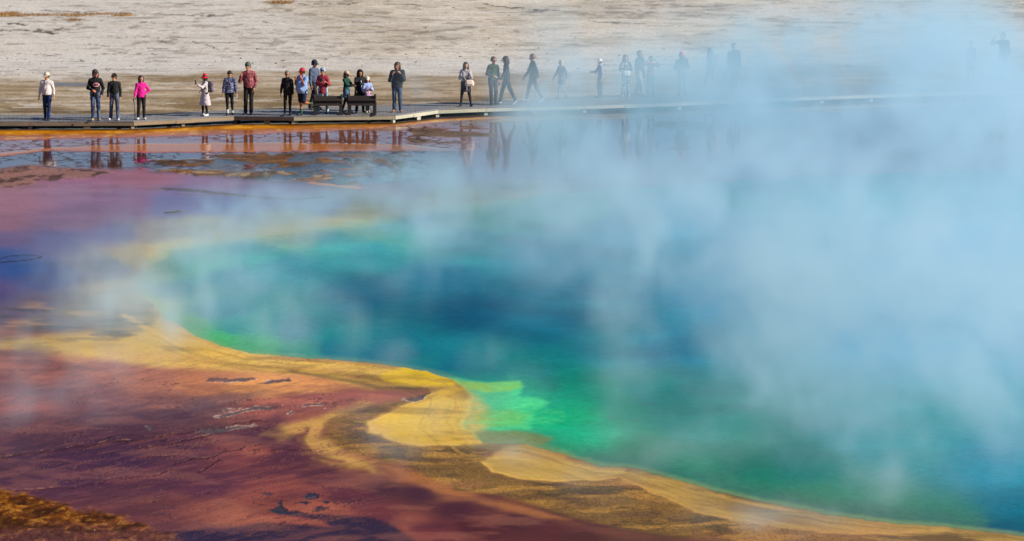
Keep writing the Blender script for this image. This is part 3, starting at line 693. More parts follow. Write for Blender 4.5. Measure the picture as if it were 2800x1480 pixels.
def film(t, wet, rough, bmp):
    """a film of water over the surface: wet = how much of it is covered"""
    t.b.inputs['Specular IOR Level'].default_value = 0.0; t.b.inputs['Roughness'].default_value = .9
    gl = t.n('ShaderNodeBsdfGlossy'); t.l(rough, gl.inputs['Roughness']); t.l(bmp, gl.inputs['Normal'])
    fr = t.n('ShaderNodeFresnel', IOR=1.33); mx = t.t.nodes.new('ShaderNodeMixShader')
    t.l(t.math('MULTIPLY', wet, fr.outputs[0]), mx.inputs[0])
    t.l(t.b.outputs[0], mx.inputs[1]); t.l(gl.outputs[0], mx.inputs[2])
    t.l(mx.outputs[0], t.t.nodes['Material Output'].inputs['Surface'])
def water_mat():
    t = NT('water')
    c = attr(t, 'Col'); a = attr(t, 'aux')
    sp = t.t.nodes.new('ShaderNodeSeparateColor'); t.l(a.outputs['Color'], sp.inputs[0])
    n = t.noise(t.coords((.9, .8, 1)), 2.4, 4, .65)
    t.l(t.mix(.3, c.outputs['Color'], t.ramp(n, [(.3, .72), (.7, 1.28)]), 'MULTIPLY'), t.b.inputs['Base Color'])
    film(t, sp.outputs[0], a.outputs['Alpha'], t.bump(t.noise(t.coords((1, 1, 1)), 3.2, 4), .6, .06))
    return t.m
GROUND, WATER = build_ground()
# ------------------------------------------------------------------ boardwalk and benches
WOODS = [((150, 142, 132), (112, 104, 96)), ((146, 124, 100), (110, 90, 70)), ((158, 138, 112), (120, 100, 78)), ((96, 72, 58), (66, 48, 40)), ((176, 164, 138), (140, 126, 104)),
         ((186, 184, 164), (150, 146, 128)), ((190, 190, 176), (156, 154, 142))]
def build_boardwalk():
    root = empty('boardwalk', (0, 0, 0))
    tag(root, 'long low grey plank boardwalk bending across the far side of the spring', 'boardwalk', kind='structure')
    deckm = [wood('deck_wood', (158, 156, 156), (120, 118, 120), (.6, 2, 1)), wood('deck_wood', (150, 150, 156), (112, 112, 120), (.6, 2, 1))]
    F = [unproj(x, y, DECKZ) for x, y in FRONT]; B = [unproj(x, y, DECKZ) for x, y in BACK]
    wi = [1, 1, 2, 3, 4, 5, 5, 6, 6, 6, 6, 6, 6, 6]
    rnd = random.Random(8)
    for i in range(len(F) - 1):
        f0, f1, b0, b1 = F[i][:2], F[i + 1][:2], B[i][:2], B[i + 1][:2]
        L = np.linalg.norm(f1 - f0); n = max(2, int(L / .15))
        mb = MB()
        gap = .005 / L
        for k in range(n):
            a, b = k / n + gap * .6, (k + 1) / n - gap * .6
            pull = .014 + rnd.uniform(-.006, .006)
            out = (f0 - b0) / np.linalg.norm(f0 - b0) * pull
            p = [f0 + (f1 - f0) * a + out, f0 + (f1 - f0) * b + out, b0 + (b1 - b0) * b, b0 + (b1 - b0) * a]
            dz = rnd.uniform(-.004, .004)
            mb.quadbox([tuple(q) for q in p], DECKZ - .045 + dz, DECKZ + dz)
        mb.build('deck', deckm[i % 2], root)
        fm = wood('fascia_wood', *[tuple(min(250, int(v * 1.16)) for v in q_) for q_ in WOODS[wi[i]]], (2.0, 2.0, 9))
        d = (f1 - f0) / L; nrm = np.array([d[1], -d[0]])
        def beam(off, th, z0, z1, a=0.0, b=1.0):
            p0, p1 = f0 + (f1 - f0) * a + nrm * off, f0 + (f1 - f0) * b + nrm * off
            return [tuple(p0), tuple(p1), tuple(p1 - nrm * th), tuple(p0 - nrm * th)], z0, z1
        mb = MB(); mb.quadbox(*beam(.010, .05, .125, DECKZ - .052, .002, .998))
        if i in (1, 2, 5, 7, 8):
            mb.quadbox(*beam(.030, .016, .115, .205, .42, .60))     # splice board
        mb.build('fascia_board', fm, root)
        nb = (b1 - b0) / np.linalg.norm(b1 - b0)
        mb = MB(); mb.quadbox([tuple(b0 + (b1 - b0) * .002), tuple(b0 + (b1 - b0) * .998), tuple(b0 + (b1 - b0) * .998 + np.array([0, .09])), tuple(b0 + (b1 - b0) * .002 + np.array([0, .09]))], .10, DECKZ - .004)
        mb.build('back_board', fm, root)
        npost = max(1, int(L / 1.9))
        for k in range(npost + 1):
            if k == npost and i < len(F) - 2: continue
            q = f0 + (f1 - f0) * (k / npost) - nrm * .12
            mb = MB(); mb.box((q[0], q[1], .06), (.13, .13, .36), math.atan2(d[1], d[0])); mb.build('post', fm, root)
            q2 = q - nrm * 1.1
            mb = MB(); mb.box((q2[0], q2[1], .06), (.13, .13, .36), math.atan2(d[1], d[0])); mb.build('post', fm, root)
        if i in (1, 3, 5):       # short blocks that show under the fascia
            q = f0 + (f1 - f0) * .55 - nrm * .03
            mb = MB(); mb.box((q[0], q[1], .05), (.22, .06, .165), math.atan2(d[1], d[0])); mb.build('footing_block', fm, root)
    return root
BOARDWALK = build_boardwalk()

def build_bench(px0, px1, py, rz, label):
    c = unproj((px0 + px1) / 2, py, DECKZ); Wd = (px1 - px0) / ppm(c)
    root = empty('bench', (c[0], c[1], DECKZ + .004), rz)
    tag(root, label, 'bench', 'benches on the boardwalk')
    m = wood('bench_wood', (64, 56, 54), (42, 37, 37), (2, 2, 7)); h = Wd / 2
    for s in (-1, 1):
        x = s * (h - .06)
        mb = MB(); mb.box((x, .30, .025), (.14, .92, .05), 0, .006); mb.build('foot', m, root)
        for yy, zz in ((.05, .46), (.60, .40)):
            mb = MB(); mb.box((x, yy, zz / 2 + .045), (.115, .075, zz - .02), 0, .006); mb.build('leg', m, root)
        # swept end of the backrest
        mb = MB(); mb.tube([(x + s * .02, .06, .36), (x + s * .02, .03, .55), (x + s * .03, -.02, .70), (x + s * .035, -.05, .75)], [.05, .052, .05, .035], 10)
        mb.build('back_post', m, root, True)
    mb = MB()
    for z, t in ((.415, .0), (.605, .02)):
        r = bmesh.ops.create_cube(mb.bm, size=1)
        bmesh.ops.transform(mb.bm, verts=r['verts'], matrix=Matrix.Translation((0, .035 - t * 2, z)) @ Matrix.Rotation(-.16, 4, 'X') @ Matrix.Diagonal((Wd - .06, .05, .182, 1)))
    mb.build('backrest', m, root)
    mb = MB()
    for k in range(3): mb.box((0, .16 + k * .17, .47), (Wd - .04, .155, .045), 0, .006)
    mb.build('seat', m, root)
    return root
build_bench(857, 936, 314.5, R(0.5), 'dark brown wooden bench behind which the person in the maroon jacket stands')
build_bench(950, 1028, 314, R(-1), 'dark brown wooden bench behind which the hooded person and the child stand')
# ------------------------------------------------------------------ people: smooth bodies from blended distance fields
class Field:
    """smooth union of tapered capsules, turned into one closed quad surface"""
    def __init__(s, vox=.01): s.pr = []; s.vox = vox; s.cuts = []; s.noise = None
    def cap(s, a, ra, b, rb, ky=1.0, k=.02): s.pr.append((np.array(a, float), ra, np.array(b, float), rb, ky, k)); return s
    def ball(s, a, r, ky=1.0, k=.02): return s.cap(a, r, np.array(a, float) + (0, 0, 1e-4), r, ky, k)
    def zmin(s, z): s.cuts.append(lambda P: z - P[2]); return s
    def zmax(s, z): s.cuts.append(lambda P: P[2] - z); return s
    def cut(s, f): s.cuts.append(f); return s
    def mesh(s, name):
        V = s.vox
        lo = np.min([np.minimum(p[0] - p[1] * 1.05, p[2] - p[3] * 1.05) for p in s.pr], 0) - 4 * V
        hi = np.max([np.maximum(p[0] + p[1] * 1.05, p[2] + p[3] * 1.05) for p in s.pr], 0) + 4 * V
        n = np.ceil((hi - lo) / V).astype(int) + 1
        D = np.full(n, .2, np.float32)
        for a, ra, b, rb, ky, k in s.pr:
            m = max(ra, rb) * 1.05 + k + 4 * V
            i0 = np.maximum(((np.minimum(a, b) - m - lo) / V).astype(int), 0); i1 = np.minimum(((np.maximum(a, b) + m - lo) / V).astype(int) + 2, n)
            sl = tuple(slice(i0[j], i1[j]) for j in range(3))
            x, y, z = np.meshgrid(*[(lo[j] + V * np.arange(i0[j], i1[j])).astype(np.float32) for j in range(3)], indexing='ij', sparse=True)
            d = b - a; dd = float(d @ d) + 1e-9
            t = np.clip(((x - a[0]) * d[0] + (y - a[1]) * d[1] + (z - a[2]) * d[2]) / dd, 0, 1)
            ox = x - a[0] - t * d[0]; oy = (y - a[1] - t * d[1]) / ky; oz = z - a[2] - t * d[2]
            e = np.sqrt(ox * ox + oy * oy + oz * oz) - (ra + (rb - ra) * t)
            if ky < 1: e = e * (.5 + .5 * ky)
            c = D[sl]
            h = np.clip(.5 + .5 * (c - e) / k, 0, 1)
            D[sl] = c + (e - c) * h - k * h * (1 - h)
        P = np.meshgrid(*[(lo[j] + V * np.arange(n[j])).astype(np.float32) for j in range(3)], indexing='ij', sparse=True)
        if s.noise:
            am, fr, sdn = s.noise
            D = D + am * (np.sin(P[2] * fr + 3 * np.sin(P[0] * fr * .6 + sdn) + 2.2 * np.sin(P[1] * fr * .7 + sdn * 2)) * np.sin(P[0] * fr * .5 + P[2] * fr * .35 + sdn)).astype(np.float32)
        for f in s.cuts: D = np.maximum(D, f(P)).astype(np.float32)
        g = vdb.FloatGrid(3 * V); g.copyFromArray(np.clip(D, -3 * V, 3 * V).astype(np.float32))
        p, q = g.convertToQuads()
        p = p * V + lo
        q = np.asarray(q)[:, ::-1]
        return mesh_np(name, p, q)

def rotz(a):
    c, s_ = math.cos(a), math.sin(a); return np.array([[c, -s_, 0], [s_, c, 0], [0, 0, 1]])
def rotx(a):
    c, s_ = math.cos(a), math.sin(a); return np.array([[1, 0, 0], [0, c, -s_], [0, s_, c]])
def unit(v): v = np.asarray(v, float); return v / (np.linalg.norm(v) + 1e-9)

ARMS = {  # (upper arm, forearm, finger curl), x outward, -y forward
 'hang': ((.17, .03, -1), (.05, -.16, -1), .45), 'hang2': ((.26, -.04, -1), (.12, -.2, -1), .5), 'phone': ((.30, -.22, -.95), (-.50, -.80, .42), 1.2), 'mouth': ((.22, -.35, -.85), (-.42, -.45, .9), .9),
 'hip': ((.62, .15, -.80), (-.62, -.15, -.55), .5), 'pocket': ((.34, .14, -1), (-.22, -.32, -.9), .6), 'belly': ((.34, .02, -1), (-.62, -.75, -.22), .5), 'camera': ((.55, -.62, -.12), (-.62, -.35, .85), 1.1),
 'fwd': ((.12, -.55, -.85), (-.05, -1, .10), .9), 'selfie': ((.20, -.85, -.62), (.0, -.85, .55), 1.2), 'chest': ((.42, -.12, -.95), (-.25, -.35, .95), .6), 'face': ((.25, -.60, -.78), (-.05, -.42, .95), .8),
 'cane': ((.22, -.12, -1), (.25, -.55, -.8), 1.2), 'swingf': ((.12, -.38, -1), (.02, -.62, -.9), .6), 'swingb': ((.14, .40, -1), (.08, .12, -1), .5), 'carry': ((.20, -.1, -1), (-.15, -.85, -.25), 1.0)}

def hand(F, W, d, nrm, s, curl, side):
    """palm, four unequal fingers and a thumb; nrm is the way the palm faces"""
    d = unit(d); nrm = unit(nrm - d * (nrm @ d)); a = np.cross(d, nrm) * side
    k = .006
    for i, (o, ln) in enumerate(((-1.5, .92), (-.5, 1.05), (.5, 1.0), (1.5, .78))):
        kn = W + d * .088 * s + a * o * .0205 * s - nrm * .002
        F.cap(W + a * o * .012 * s + d * .012, .0165 * s, kn, .0125 * s, 1, .010)
        d1 = unit(d * math.cos(curl * .5) + nrm * math.sin(curl * .5) + a * o * .05)
        d2 = unit(d * math.cos(curl * 1.25) + nrm * math.sin(curl * 1.25) + a * o * .03)
        m = kn + d1 * .044 * ln * s; e = m + d2 * .040 * ln * s
        F.cap(kn, .0115 * s, m, .0102 * s, 1, k); F.cap(m, .0102 * s, e, .0088 * s, 1, k)
    t0 = W + d * .028 * s - a * .024 * s; t1 = t0 + unit(d * .7 - a * .75 + nrm * .3) * .040 * s; t2 = t1 + unit(d * .8 - a * .25 + nrm * .5) * .032 * s
    F.cap(t0, .0155 * s, t1, .0125 * s, 1, .008); F.cap(t1, .0125 * s, t2, .0102 * s, 1, k)

SKIN = (196, 140, 108)
def person(px, py, top, face, label, shirt, legs, shoes, L='hang', Rr='hang', hair=None, hat=None, turn=0.0, nod=0.0, pose='stand', lean=0.0, girth=1.0, belly=0.0, fem=False, sleeve=1.0, hem=.90,
           skirt=None, hood=None, glasses=False, skn=SKIN, spread=.0, shorts=None, socks=None, slim=False, flare=0.0, vox=.0105, hatpx=3, neckline=None, belt=None, scarf=None, ht=None):
    base = unproj(px, py, DECKZ); M = ppm(base)
    h = ht or ((py - top) / M / math.cos(R(5.6)) - (.035 if hat else .012 if hair else 0))
    s = h / 1.75
    root = empty('person', (base[0], base[1], DECKZ + .006), face)
    tag(root, label, 'person', 'visitors on the boardwalk')
    sx = (.90 if fem else 1.0)
    ln = lean
    rn = random.Random(int(px)); hs = rn.uniform(-.032, .032); tw = rn.uniform(-.05, .05); tl = rn.uniform(-.018, .018); ff = rn.uniform(-.07, .07)
    waist = np.array([hs * .5, 0, 1.07]); pel = np.array([hs, 0, .93]); up = unit((-hs * .9, -math.sin(ln), math.cos(ln)))
    if turn == 0: turn = rn.uniform(-.25, .25)
    if nod == 0: nod = rn.uniform(-.02, .14)
    fw = unit((0, -math.cos(ln), -math.sin(ln)))
    chest = waist + up * .22; neck = waist + up * .385; hc = neck + up * .165 + fw * .028
    sh = [neck - up * .066 + np.array([k * .172 * sx, k * tw, k * tl]) for k in (-1, 1)]
    hip = [np.array([k * .088 + hs, 0, .93 + k * hs * .3]) for k in (-1, 1)]
    # legs
    ank = {'stand': [(-.10 - spread, ff, .085), (.10 + spread, -ff, .085)], 'walk': [(-.07, -.22, .085), (.07, .33, .15)], 'walk2': [(-.07, .26, .13), (.07, -.20, .085)], 'stride': [(-.07, -.20, .085), (.07, .22, .10)],
           'kneeup': [(-.09, .0, .085), (.10, .36, .42)], 'legback': [(-.08, .0, .085), (.05, .26, .13)]}[pose]
    knee = []; toe = []
    for i in (0, 1):
        A = np.array(ank[i], float); H = hip[i]; v = A - H; dist = min(np.linalg.norm(v), .849); v = unit(v)
        A = H + v * dist; b = math.sqrt(max(.425 ** 2 - (dist / 2) ** 2, 0)); f = np.array([0, -1, 0]); f = unit(f - v * (f @ v))
        knee.append(H + v * dist / 2 + f * b); ank[i] = A
        dd = np.array([(-.22 if i == 0 else .22), -1, 0]); dd = unit(dd)
        if A[2] > .12: dd = unit((0, -1, -1.1 if A[2] < .3 else -2.2))
        toe.append(A + dd * .155 + np.array([0, 0, -.052]))
    # arms
    el, wr, fd, nr, cu = [], [], [], [], []
    for i, key in enumerate((L, Rr)):
        k = (-1, 1)[i]; u_, f_, c_ = ARMS[key]
        u_ = unit((u_[0] * k, u_[1], u_[2])); f_ = unit((f_[0] * k, f_[1], f_[2]))
        el.append(sh[i] + u_ * .285); wr.append(el[i] + f_ * .245); fd.append(f_)
        nr.append(np.array([-k, -.2, 0.]) if abs(f_[2]) > .75 else np.array([-k * .4, 0, -.9])); cu.append(c_)
    Rh = rotz(turn) @ rotx(nod)
    hp = lambda x, y, z: hc + Rh @ np.array([x, y, z])
    # ---- body, one surface
    F = Field(vox / s if vox > .012 else vox / s)
    F.cap(pel, .105, waist, .10, .72, .05).cap(waist, .105 * girth, chest, .118, .68, .05).cap(sh[0] * .8 + sh[1] * .2, .058, sh[1] * .8 + sh[0] * .2, .058, .9, .06).cap(chest, .10, neck, .06, .8, .05)
    F.cap(neck - up * .02, .054, hc - up * .05, .050, 1, .03)
    F.cap(hp(0, .018, .035), .088, hp(0, -.012, .012), .080, 1, .02).cap(hp(0, -.02, -.03), .066, hp(0, -.052, -.092), .034, 1, .03)
    F.cap(hp(0, -.088, .010), .010, hp(0, -.112, -.024), .0145, 1, .012).cap(hp(-.012, -.088, -.058), .011, hp(.012, -.088, -.058), .011, 1, .012)
    for k in (-1, 1):
        F.cap(hp(k * .082, .012, .018), .013, hp(k * .084, .006, -.022), .011, 1.6, .008)
        F.cap(hp(k * .018, -.086, .030), .009, hp(k * .046, -.076, .030), .008, 1, .012)
    for i in (0, 1):
        F.cap(sh[i], .048, el[i], .037, 1, .03).cap(el[i], .037, wr[i], .026, 1, .02)
        hand(F, wr[i], fd[i], nr[i], 1.0, cu[i], -1 if i == 0 else 1)
        F.cap(hip[i], .076, knee[i], .050, 1, .04).cap(knee[i] + np.array([0, .01, 0]), .052, ank[i], .036, 1, .03)
        F.cap(ank[i] - [0, 0, .025], .035, toe[i], .026, 1, .02)
    me = F.mesh('body'); me.transform(Matrix.Scale(s, 4))
    body = link('body', me, [skin(skn), plain('eye', (34, 26, 24), .2), skin(tuple(int(c * k) for c, k in zip(skn, (.86, .62, .62))))], root)
    n = len(me.polygons); ct = np.zeros(n * 3, np.float32); me.polygons.foreach_get('center', ct); ct = ct.reshape(-1, 3) / s
    lc = (ct - hc) @ Rh
    mi = np.zeros(n, np.int32)
    for k in (-1, 1): mi[((lc[:, 0] - k * .033) ** 2 + ((lc[:, 2] - .012) * 1.5) ** 2 < .013 ** 2) & (lc[:, 1] < -.05)] = 1
    mi[(abs(lc[:, 0]) < .026) & (abs(lc[:, 2] + .058) < .009) & (lc[:, 1] < -.06)] = 2
    me.polygons.foreach_set('material_index', mi)
    gv = .0125 / s if vox <= .012 else .017 / s
    def finish(F, name, mat, parent=root):
        me = F.mesh(name); me.transform(Matrix.Scale(s, 4)); return link(name, me, mat, parent)
    # ---- upper garment
    G = Field(gv); G.noise = (.0075, 27, px % 7)
    g = girth
    hemz = hem
    G.cap(chest + up * .02, .150 * sx * g, waist, .148 * g * (1 if not fem else .92), .72, .05).cap(waist, .15 * g * (1 if not fem else .92), np.array([hs, 0, hemz]), .158 * g, .76, .05)
    if belly: G.cap(waist + [0, -.05 - belly * .4, .06], .13 * g, waist + [0, -.05 - belly * .5, -.06], .135 * g, .9, .08)
    G.cap(sh[0] * .82 + sh[1] * .18, .076 * g ** .5, sh[1] * .82 + sh[0] * .18, .076 * g ** .5, .95, .06)
    for k in (0, 1): G.cap(neck - up * .035, .062, sh[k] * .86 + sh[1 - k] * .14 - up * .015, .066, 1, .05)
    G.cap(neck - up * .05, .078, neck + up * (.015 if not scarf else .05), .066, 1, .03)
    cuffs = []
    for i in (0, 1):
        e1 = el[i]; w1 = wr[i] - unit(wr[i] - el[i]) * .01
        big = 1.25 if shirt[1:2] == ('puffy',) else 1.0
        if sleeve >= 1: G.cap(sh[i], .068 * big * g ** .4, e1, .056 * big, 1, .04).cap(e1, .056 * big, w1, .043 * (big * .5 + .5), 1, .025)
        elif sleeve > .3: G.cap(sh[i], .072 * g ** .4, sh[i] + (e1 - sh[i]) * .85, .068, 1, .04)
    G.zmin(hemz - .01)
    sm = shirt[0]
    finish(G, 'top', sm)
    if skirt:                                  # coat skirt or dress: (material, hem height, hem half-width)
        K = Field(gv); K.noise = (.010, 22, px % 5)
        K.cap((0, 0, 1.10), .145 * g, (0, 0, skirt[1] - .05), skirt[2], .82, .04).zmin(skirt[1]).zmax(1.12)
        finish(K, 'coat_skirt', skirt[0])
    # ---- lower garment
    T = Field(gv); T.noise = (.0055, 24, px % 6)
    T.cap((-.05 + hs, 0, .95), .122 * g ** .6, (.05 + hs, 0, .95), .122 * g ** .6, .86, .05)
    tk = .90 if slim else 1.0
    for i in (0, 1):
        if shorts:
            T.cap(hip[i], .108 * g ** .5, knee[i] + (hip[i] - knee[i]) * .08, .092, 1, .035)
        else:
            T.cap(hip[i], .094 * tk * g ** .4, knee[i], .068 * tk, 1, .035).cap(knee[i], .068 * tk, ank[i] + (0, 0, .0), (.040 if slim else .056 + flare), 1, .03)
    T.zmax(1.02 if hem < 1.0 else 1.06)
    finish(T, 'shorts' if shorts else 'trousers', legs)
    if belt:
        K = Field(gv); K.cap((0, 0, hemz - .005), .160 * g, (0, 0, hemz + .005), .160 * g, .78, .02).zmin(hemz - .022).zmax(hemz + .022); finish(K, 'belt', belt)
    # ---- shoes and socks
    for i in (0, 1):
        K = Field(.009 / s); A = np.array(ank[i]); t_ = toe[i]
        K.cap(A + (0, .02, -.045), .045, t_ + (0, 0, .006), .040, 1, .03).cap(A + (0, .005, -.02), .044, A + (0, 0, .015), .043, 1, .03)
        if A[2] < .12: K.zmin(0.0)
        finish(K, 'shoe', shoes)
        if socks:
            K = Field(.01 / s); K.cap(A, .047, A + unit(knee[i] - A) * .13, .050, 1, .02); finish(K, 'sock', socks)
    # ---- hair, hat, glasses
    def loc(P):
        q = [P[j] - hc[j] for j in range(3)]
        return [q[0] * Rh[0, j] + q[1] * Rh[1, j] + q[2] * Rh[2, j] for j in range(3)]
    def faceopen(ymax, zmax_, half=.072):
        def f(P):
            x, y, z = loc(P)
            return -np.maximum(np.maximum(y - ymax, z - zmax_), np.abs(x) - half)
        return f
    if hair:
        style, hm = hair
        K = Field(.0085 / s); K.noise = (.0045, 60, px % 9)
        K.cap(hp(0, .02, .045), .103, hp(0, .03, .0), .100, 1, .02)
        if style in ('bob', 'long', 'curly'):
            for k in (-1, 1): K.cap(hp(k * .075, .01, .02), .045, hp(k * .085, .0, -.10), .040, 1, .04)
            K.cap(hp(0, .06, .0), .085, hp(0, .065, -.11), .075, 1, .04)
        if style == 'long':
            for k in (-1, 1): K.cap(hp(k * .08, .0, -.08), .042, hp(k * .085, -.01, -.25), .032, 1, .04)
            K.cap(hp(0, .07, -.1), .075, hp(0, .085, -.28), .05, .8, .04)
        if style == 'curly':
            for q in range(16):
                a = q * 2.4; K.ball(hp(math.cos(a) * .085, .03 + math.sin(a) * .07, .09 - q * .014), .034, 1, .02)
        if style == 'bun': K.ball(hp(0, .115, .06), .042, 1, .02)
        if style == 'short': K.cut(lambda P: -.055 - loc(P)[2])
        K.cut(faceopen(-.035, .062))
        finish(K, 'hair', hm)
    if hood:
        K = Field(.010 / s); K.cap(hp(0, .02, .045), .130, hp(0, .03, -.02), .128, 1, .03).cap(hp(0, .05, -.05), .13, neck - up * .03 + (0, .03, 0), .13, 1, .05)
        K.cut(faceopen(-.03, .075, .075)); finish(K, 'hood', hood)
    if hat:
        kind, hm = hat[0], hat[1]
        K = Field(.0085 / s)
        if kind in ('cap', 'backcap'):
            K.cap(hp(0, .022, .055), .106, hp(0, .005, .050), .103, 1, .02).cut(lambda P: .032 - loc(P)[2])
        elif kind == 'beanie': K.cap(hp(0, .02, .062), .112, hp(0, .01, .05), .110, 1, .02).cut(lambda P: .020 - loc(P)[2])
        elif kind == 'bucket':
            K.cap(hp(0, .02, .10), .088, hp(0, .015, .05), .106, 1, .02).cut(lambda P: .03 - loc(P)[2])
        ho = finish(K, 'hat' if kind != 'cap' else 'cap', hm)
        if kind == 'cap':
            B_ = Field(.0075 / s); B_.cap(hp(0, -.075, .045), .075, hp(0, -.125, .034), .066, 1, .02)
            B_.cut(lambda P: np.abs(loc(P)[2] - (.040 + (loc(P)[1] + .08) * .22 - loc(P)[0] ** 2 * 2.2)) - .0075).cut(lambda P: loc(P)[1] + .06)
            finish(B_, 'visor', hat[2] if len(hat) > 2 else hm, ho)
        if kind == 'bucket':
            B_ = Field(.0085 / s); B_.cap(hp(0, .015, .05), .165, hp(0, .015, -.02), .180, 1, .02)
            B_.cut(lambda P: np.abs(loc(P)[2] - .035 + (np.sqrt(loc(P)[0] ** 2 + (loc(P)[1] - .015) ** 2) - .1) * .62) - .009)
            B_.cut(lambda P: np.sqrt(loc(P)[0] ** 2 + (loc(P)[1] - .015) ** 2) - .165)
            finish(B_, 'brim', hm, ho)
    if glasses:
        mb = MB()
        for k in (-1, 1):
            mb.tube([hp(k * .034, -.093, .012), hp(k * .034, -.101, .012)], .024, 12)
            mb.tube([hp(k * .058, -.092, .016), hp(k * .092, .0, .018)], .004, 6)
        mb.tube([hp(-.02, -.100, .016), hp(.02, -.100, .016)], .004, 6)
        o = mb.build('glasses', plain('dark_lens', (18, 16, 18), .15), root); o.data.transform(Matrix.Scale(s, 4))
    Mz = Matrix.Rotation(face, 4, 'Z')
    class PP: pass
    q = PP(); q.root = root; q.s = s
    q.w = lambda p: Vector((base[0], base[1], DECKZ + .006)) + Mz.to_3x3() @ (Vector(p) * s)
    q.wr = wr; q.fd = fd; q.el = el; q.chest = chest; q.hp = hp; q.face = face; q.neck = neck; q.waist = waist; q.sh = sh; q.girth = girth
    return q
# ------------------------------------------------------------------ the visitors, left to right, and what they carry
HB, HD, HBR, HBL, HG = [hairmat(c) for c in ((30, 24, 22), (42, 30, 26), (86, 60, 42), (190, 160, 120), (120, 112, 104))]
black = cloth((30, 30, 34)); char = cloth((44, 46, 50)); blk2 = cloth((20, 20, 22)); navy = cloth((34, 40, 58))
jean = cloth((38, 58, 98), 'denim', (110, 134, 168)); jean2 = cloth((58, 70, 96), 'denim', (112, 124, 146)); jean3 = cloth((22, 40, 80), 'denim', (40, 70, 126)); jeanl = cloth((140, 170, 190), 'denim', (190, 210, 222))
white_shoe = plain('shoe', (226, 226, 226), .6); dark_shoe = plain('shoe', (28, 28, 34), .6); tan_shoe = plain('shoe', (170, 148, 96), .7); boot_tan = plain('shoe', (158, 116, 84), .7); grey_shoe = plain('shoe', (190, 196, 204), .6)
P = {}
P[1] = person(129, 329, 197, R(-14), 'man in cream cap, pale shirt and blue jeans at the left end of the boardwalk', (cloth((214, 206, 204)),), jean3, dark_shoe, 'hang2', 'hang2', ('short', HD), ('cap', cloth((224, 212, 190))), girth=1.16, belly=.06, hem=.95, belt=plain('belt', (30, 24, 22)), glasses=True, turn=R(-20), spread=-.02)
P[2] = person(262, 330, 189, R(4), 'tall man in black hoodie with pink and white oval emblem, dark cap, blue jeans', (black,), jean, tan_shoe, 'belly', 'pocket', ('bob', HD), ('cap', cloth((58, 58, 60), 'mottle', (96, 94, 92))), turn=R(28), nod=R(-6), girth=1.06, hem=.86, scarf=True, skn=(206, 128, 104))
P[3] = person(313, 329, 200, R(-6), 'man in black long sleeve shirt, black cap with yellow badge, grey jeans and white shoes', (cloth((34, 36, 40)),), jean2, white_shoe, 'hang', 'hang', ('short', HD), ('cap', cloth((26, 26, 26))), turn=R(-18), spread=.05, flare=.012, glasses=True, hem=.88)
P[4] = person(386, 327, 207, R(8), 'woman in bright pink sweater and black trousers leaning on a walking stick', (cloth((232, 36, 150)),), black, white_shoe, 'cane', 'hip', ('bob', HD), fem=True, girth=1.16, hem=.90, spread=.02, slim=False)
P[5] = person(561, 318, 202, R(-58), 'woman in red bucket hat and light grey trench coat holding up a phone', (cloth((206, 198, 202)),), blk2, white_shoe, 'belly', 'selfie', ('bob', HB), ('bucket', cloth((226, 24, 50))), fem=True, skirt=(cloth((198, 188, 194)), .46, .30), slim=True, hem=.92, turn=R(-8))
P[6] = person(629, 315.5, 194, R(5), 'woman in navy and white print jacket looking down, white phone in hand', (cloth((34, 38, 66), 'mottle', (146, 156, 196)), 'puffy'), blk2, dark_shoe, 'hang2', 'hang2', ('bun', HB), fem=True, girth=1.28, hem=.90, nod=R(28), slim=True, socks=plain('sock', (210, 210, 210)))
P[7] = person(679, 313.5, 170, R(-4), 'tall man in maroon patterned sweater and black trousers raising one hand to his chest', (cloth((134, 66, 74), 'knit', (206, 150, 146)),), cloth((34, 36, 36)), dark_shoe, 'chest', 'pocket', ('short', HG), ('beanie', cloth((98, 106, 100))), girth=1.15, hem=.92, flare=.008)
P[8] = person(786, 316, 194, R(-2), 'person with short grey hair and sunglasses, dressed all in black', (black,), blk2, dark_shoe, 'hang2', 'hang', ('short', HG), glasses=True, fem=True, girth=1.14, hem=.84, slim=True, scarf=True)
P[9] = person(828, 316.5, 185, R(-46), 'heavy man in red cap, light blue shirt and navy shorts, one foot lifted behind', (cloth((132, 166, 216)),), cloth((24, 32, 58)), dark_shoe, 'mouth', 'face', ('short', HD), ('cap', cloth((196, 60, 74)), cloth((150, 40, 52))), girth=1.34, belly=.14, sleeve=.6, hem=.84, shorts=True, pose='kneeup', socks=plain('sock', (24, 84, 44)), skn=(178, 96, 60), turn=R(-15))
P[10] = person(859, 300, 163, R(62), 'tall man in navy cap and grey blue shirt, behind the person in maroon jacket', (cloth((84, 96, 122)),), cloth((38, 38, 46)), dark_shoe, 'hang', 'belly', ('short', HD), ('cap', cloth((44, 48, 66))), girth=1.12, hem=.84, pose='stride', skn=(206, 158, 134))
P[11] = person(883, 310, 185, R(4), 'person in pale blue knit hat and maroon jacket holding a phone behind the bench', (cloth((158, 54, 72)),), jeanl, white_shoe, 'phone', 'phone', ('short', HD), ('beanie', cloth((158, 178, 200))), fem=True, girth=1.2, hem=.78, spread=.07, nod=R(12))
P[12] = person(947, 310, 193, R(66), 'woman in tan cap and green top with a bright blue jacket tied round her waist', (cloth((22, 66, 56)),), cloth((84, 84, 96), 'mottle', (46, 46, 54)), white_shoe, 'fwd', 'fwd', ('bob', HD), ('cap', cloth((196, 172, 142))), fem=True, skirt=(cloth((36, 132, 184)), .66, .19), slim=True, hem=.98, nod=R(10), skn=(120, 70, 52), pose='stride')
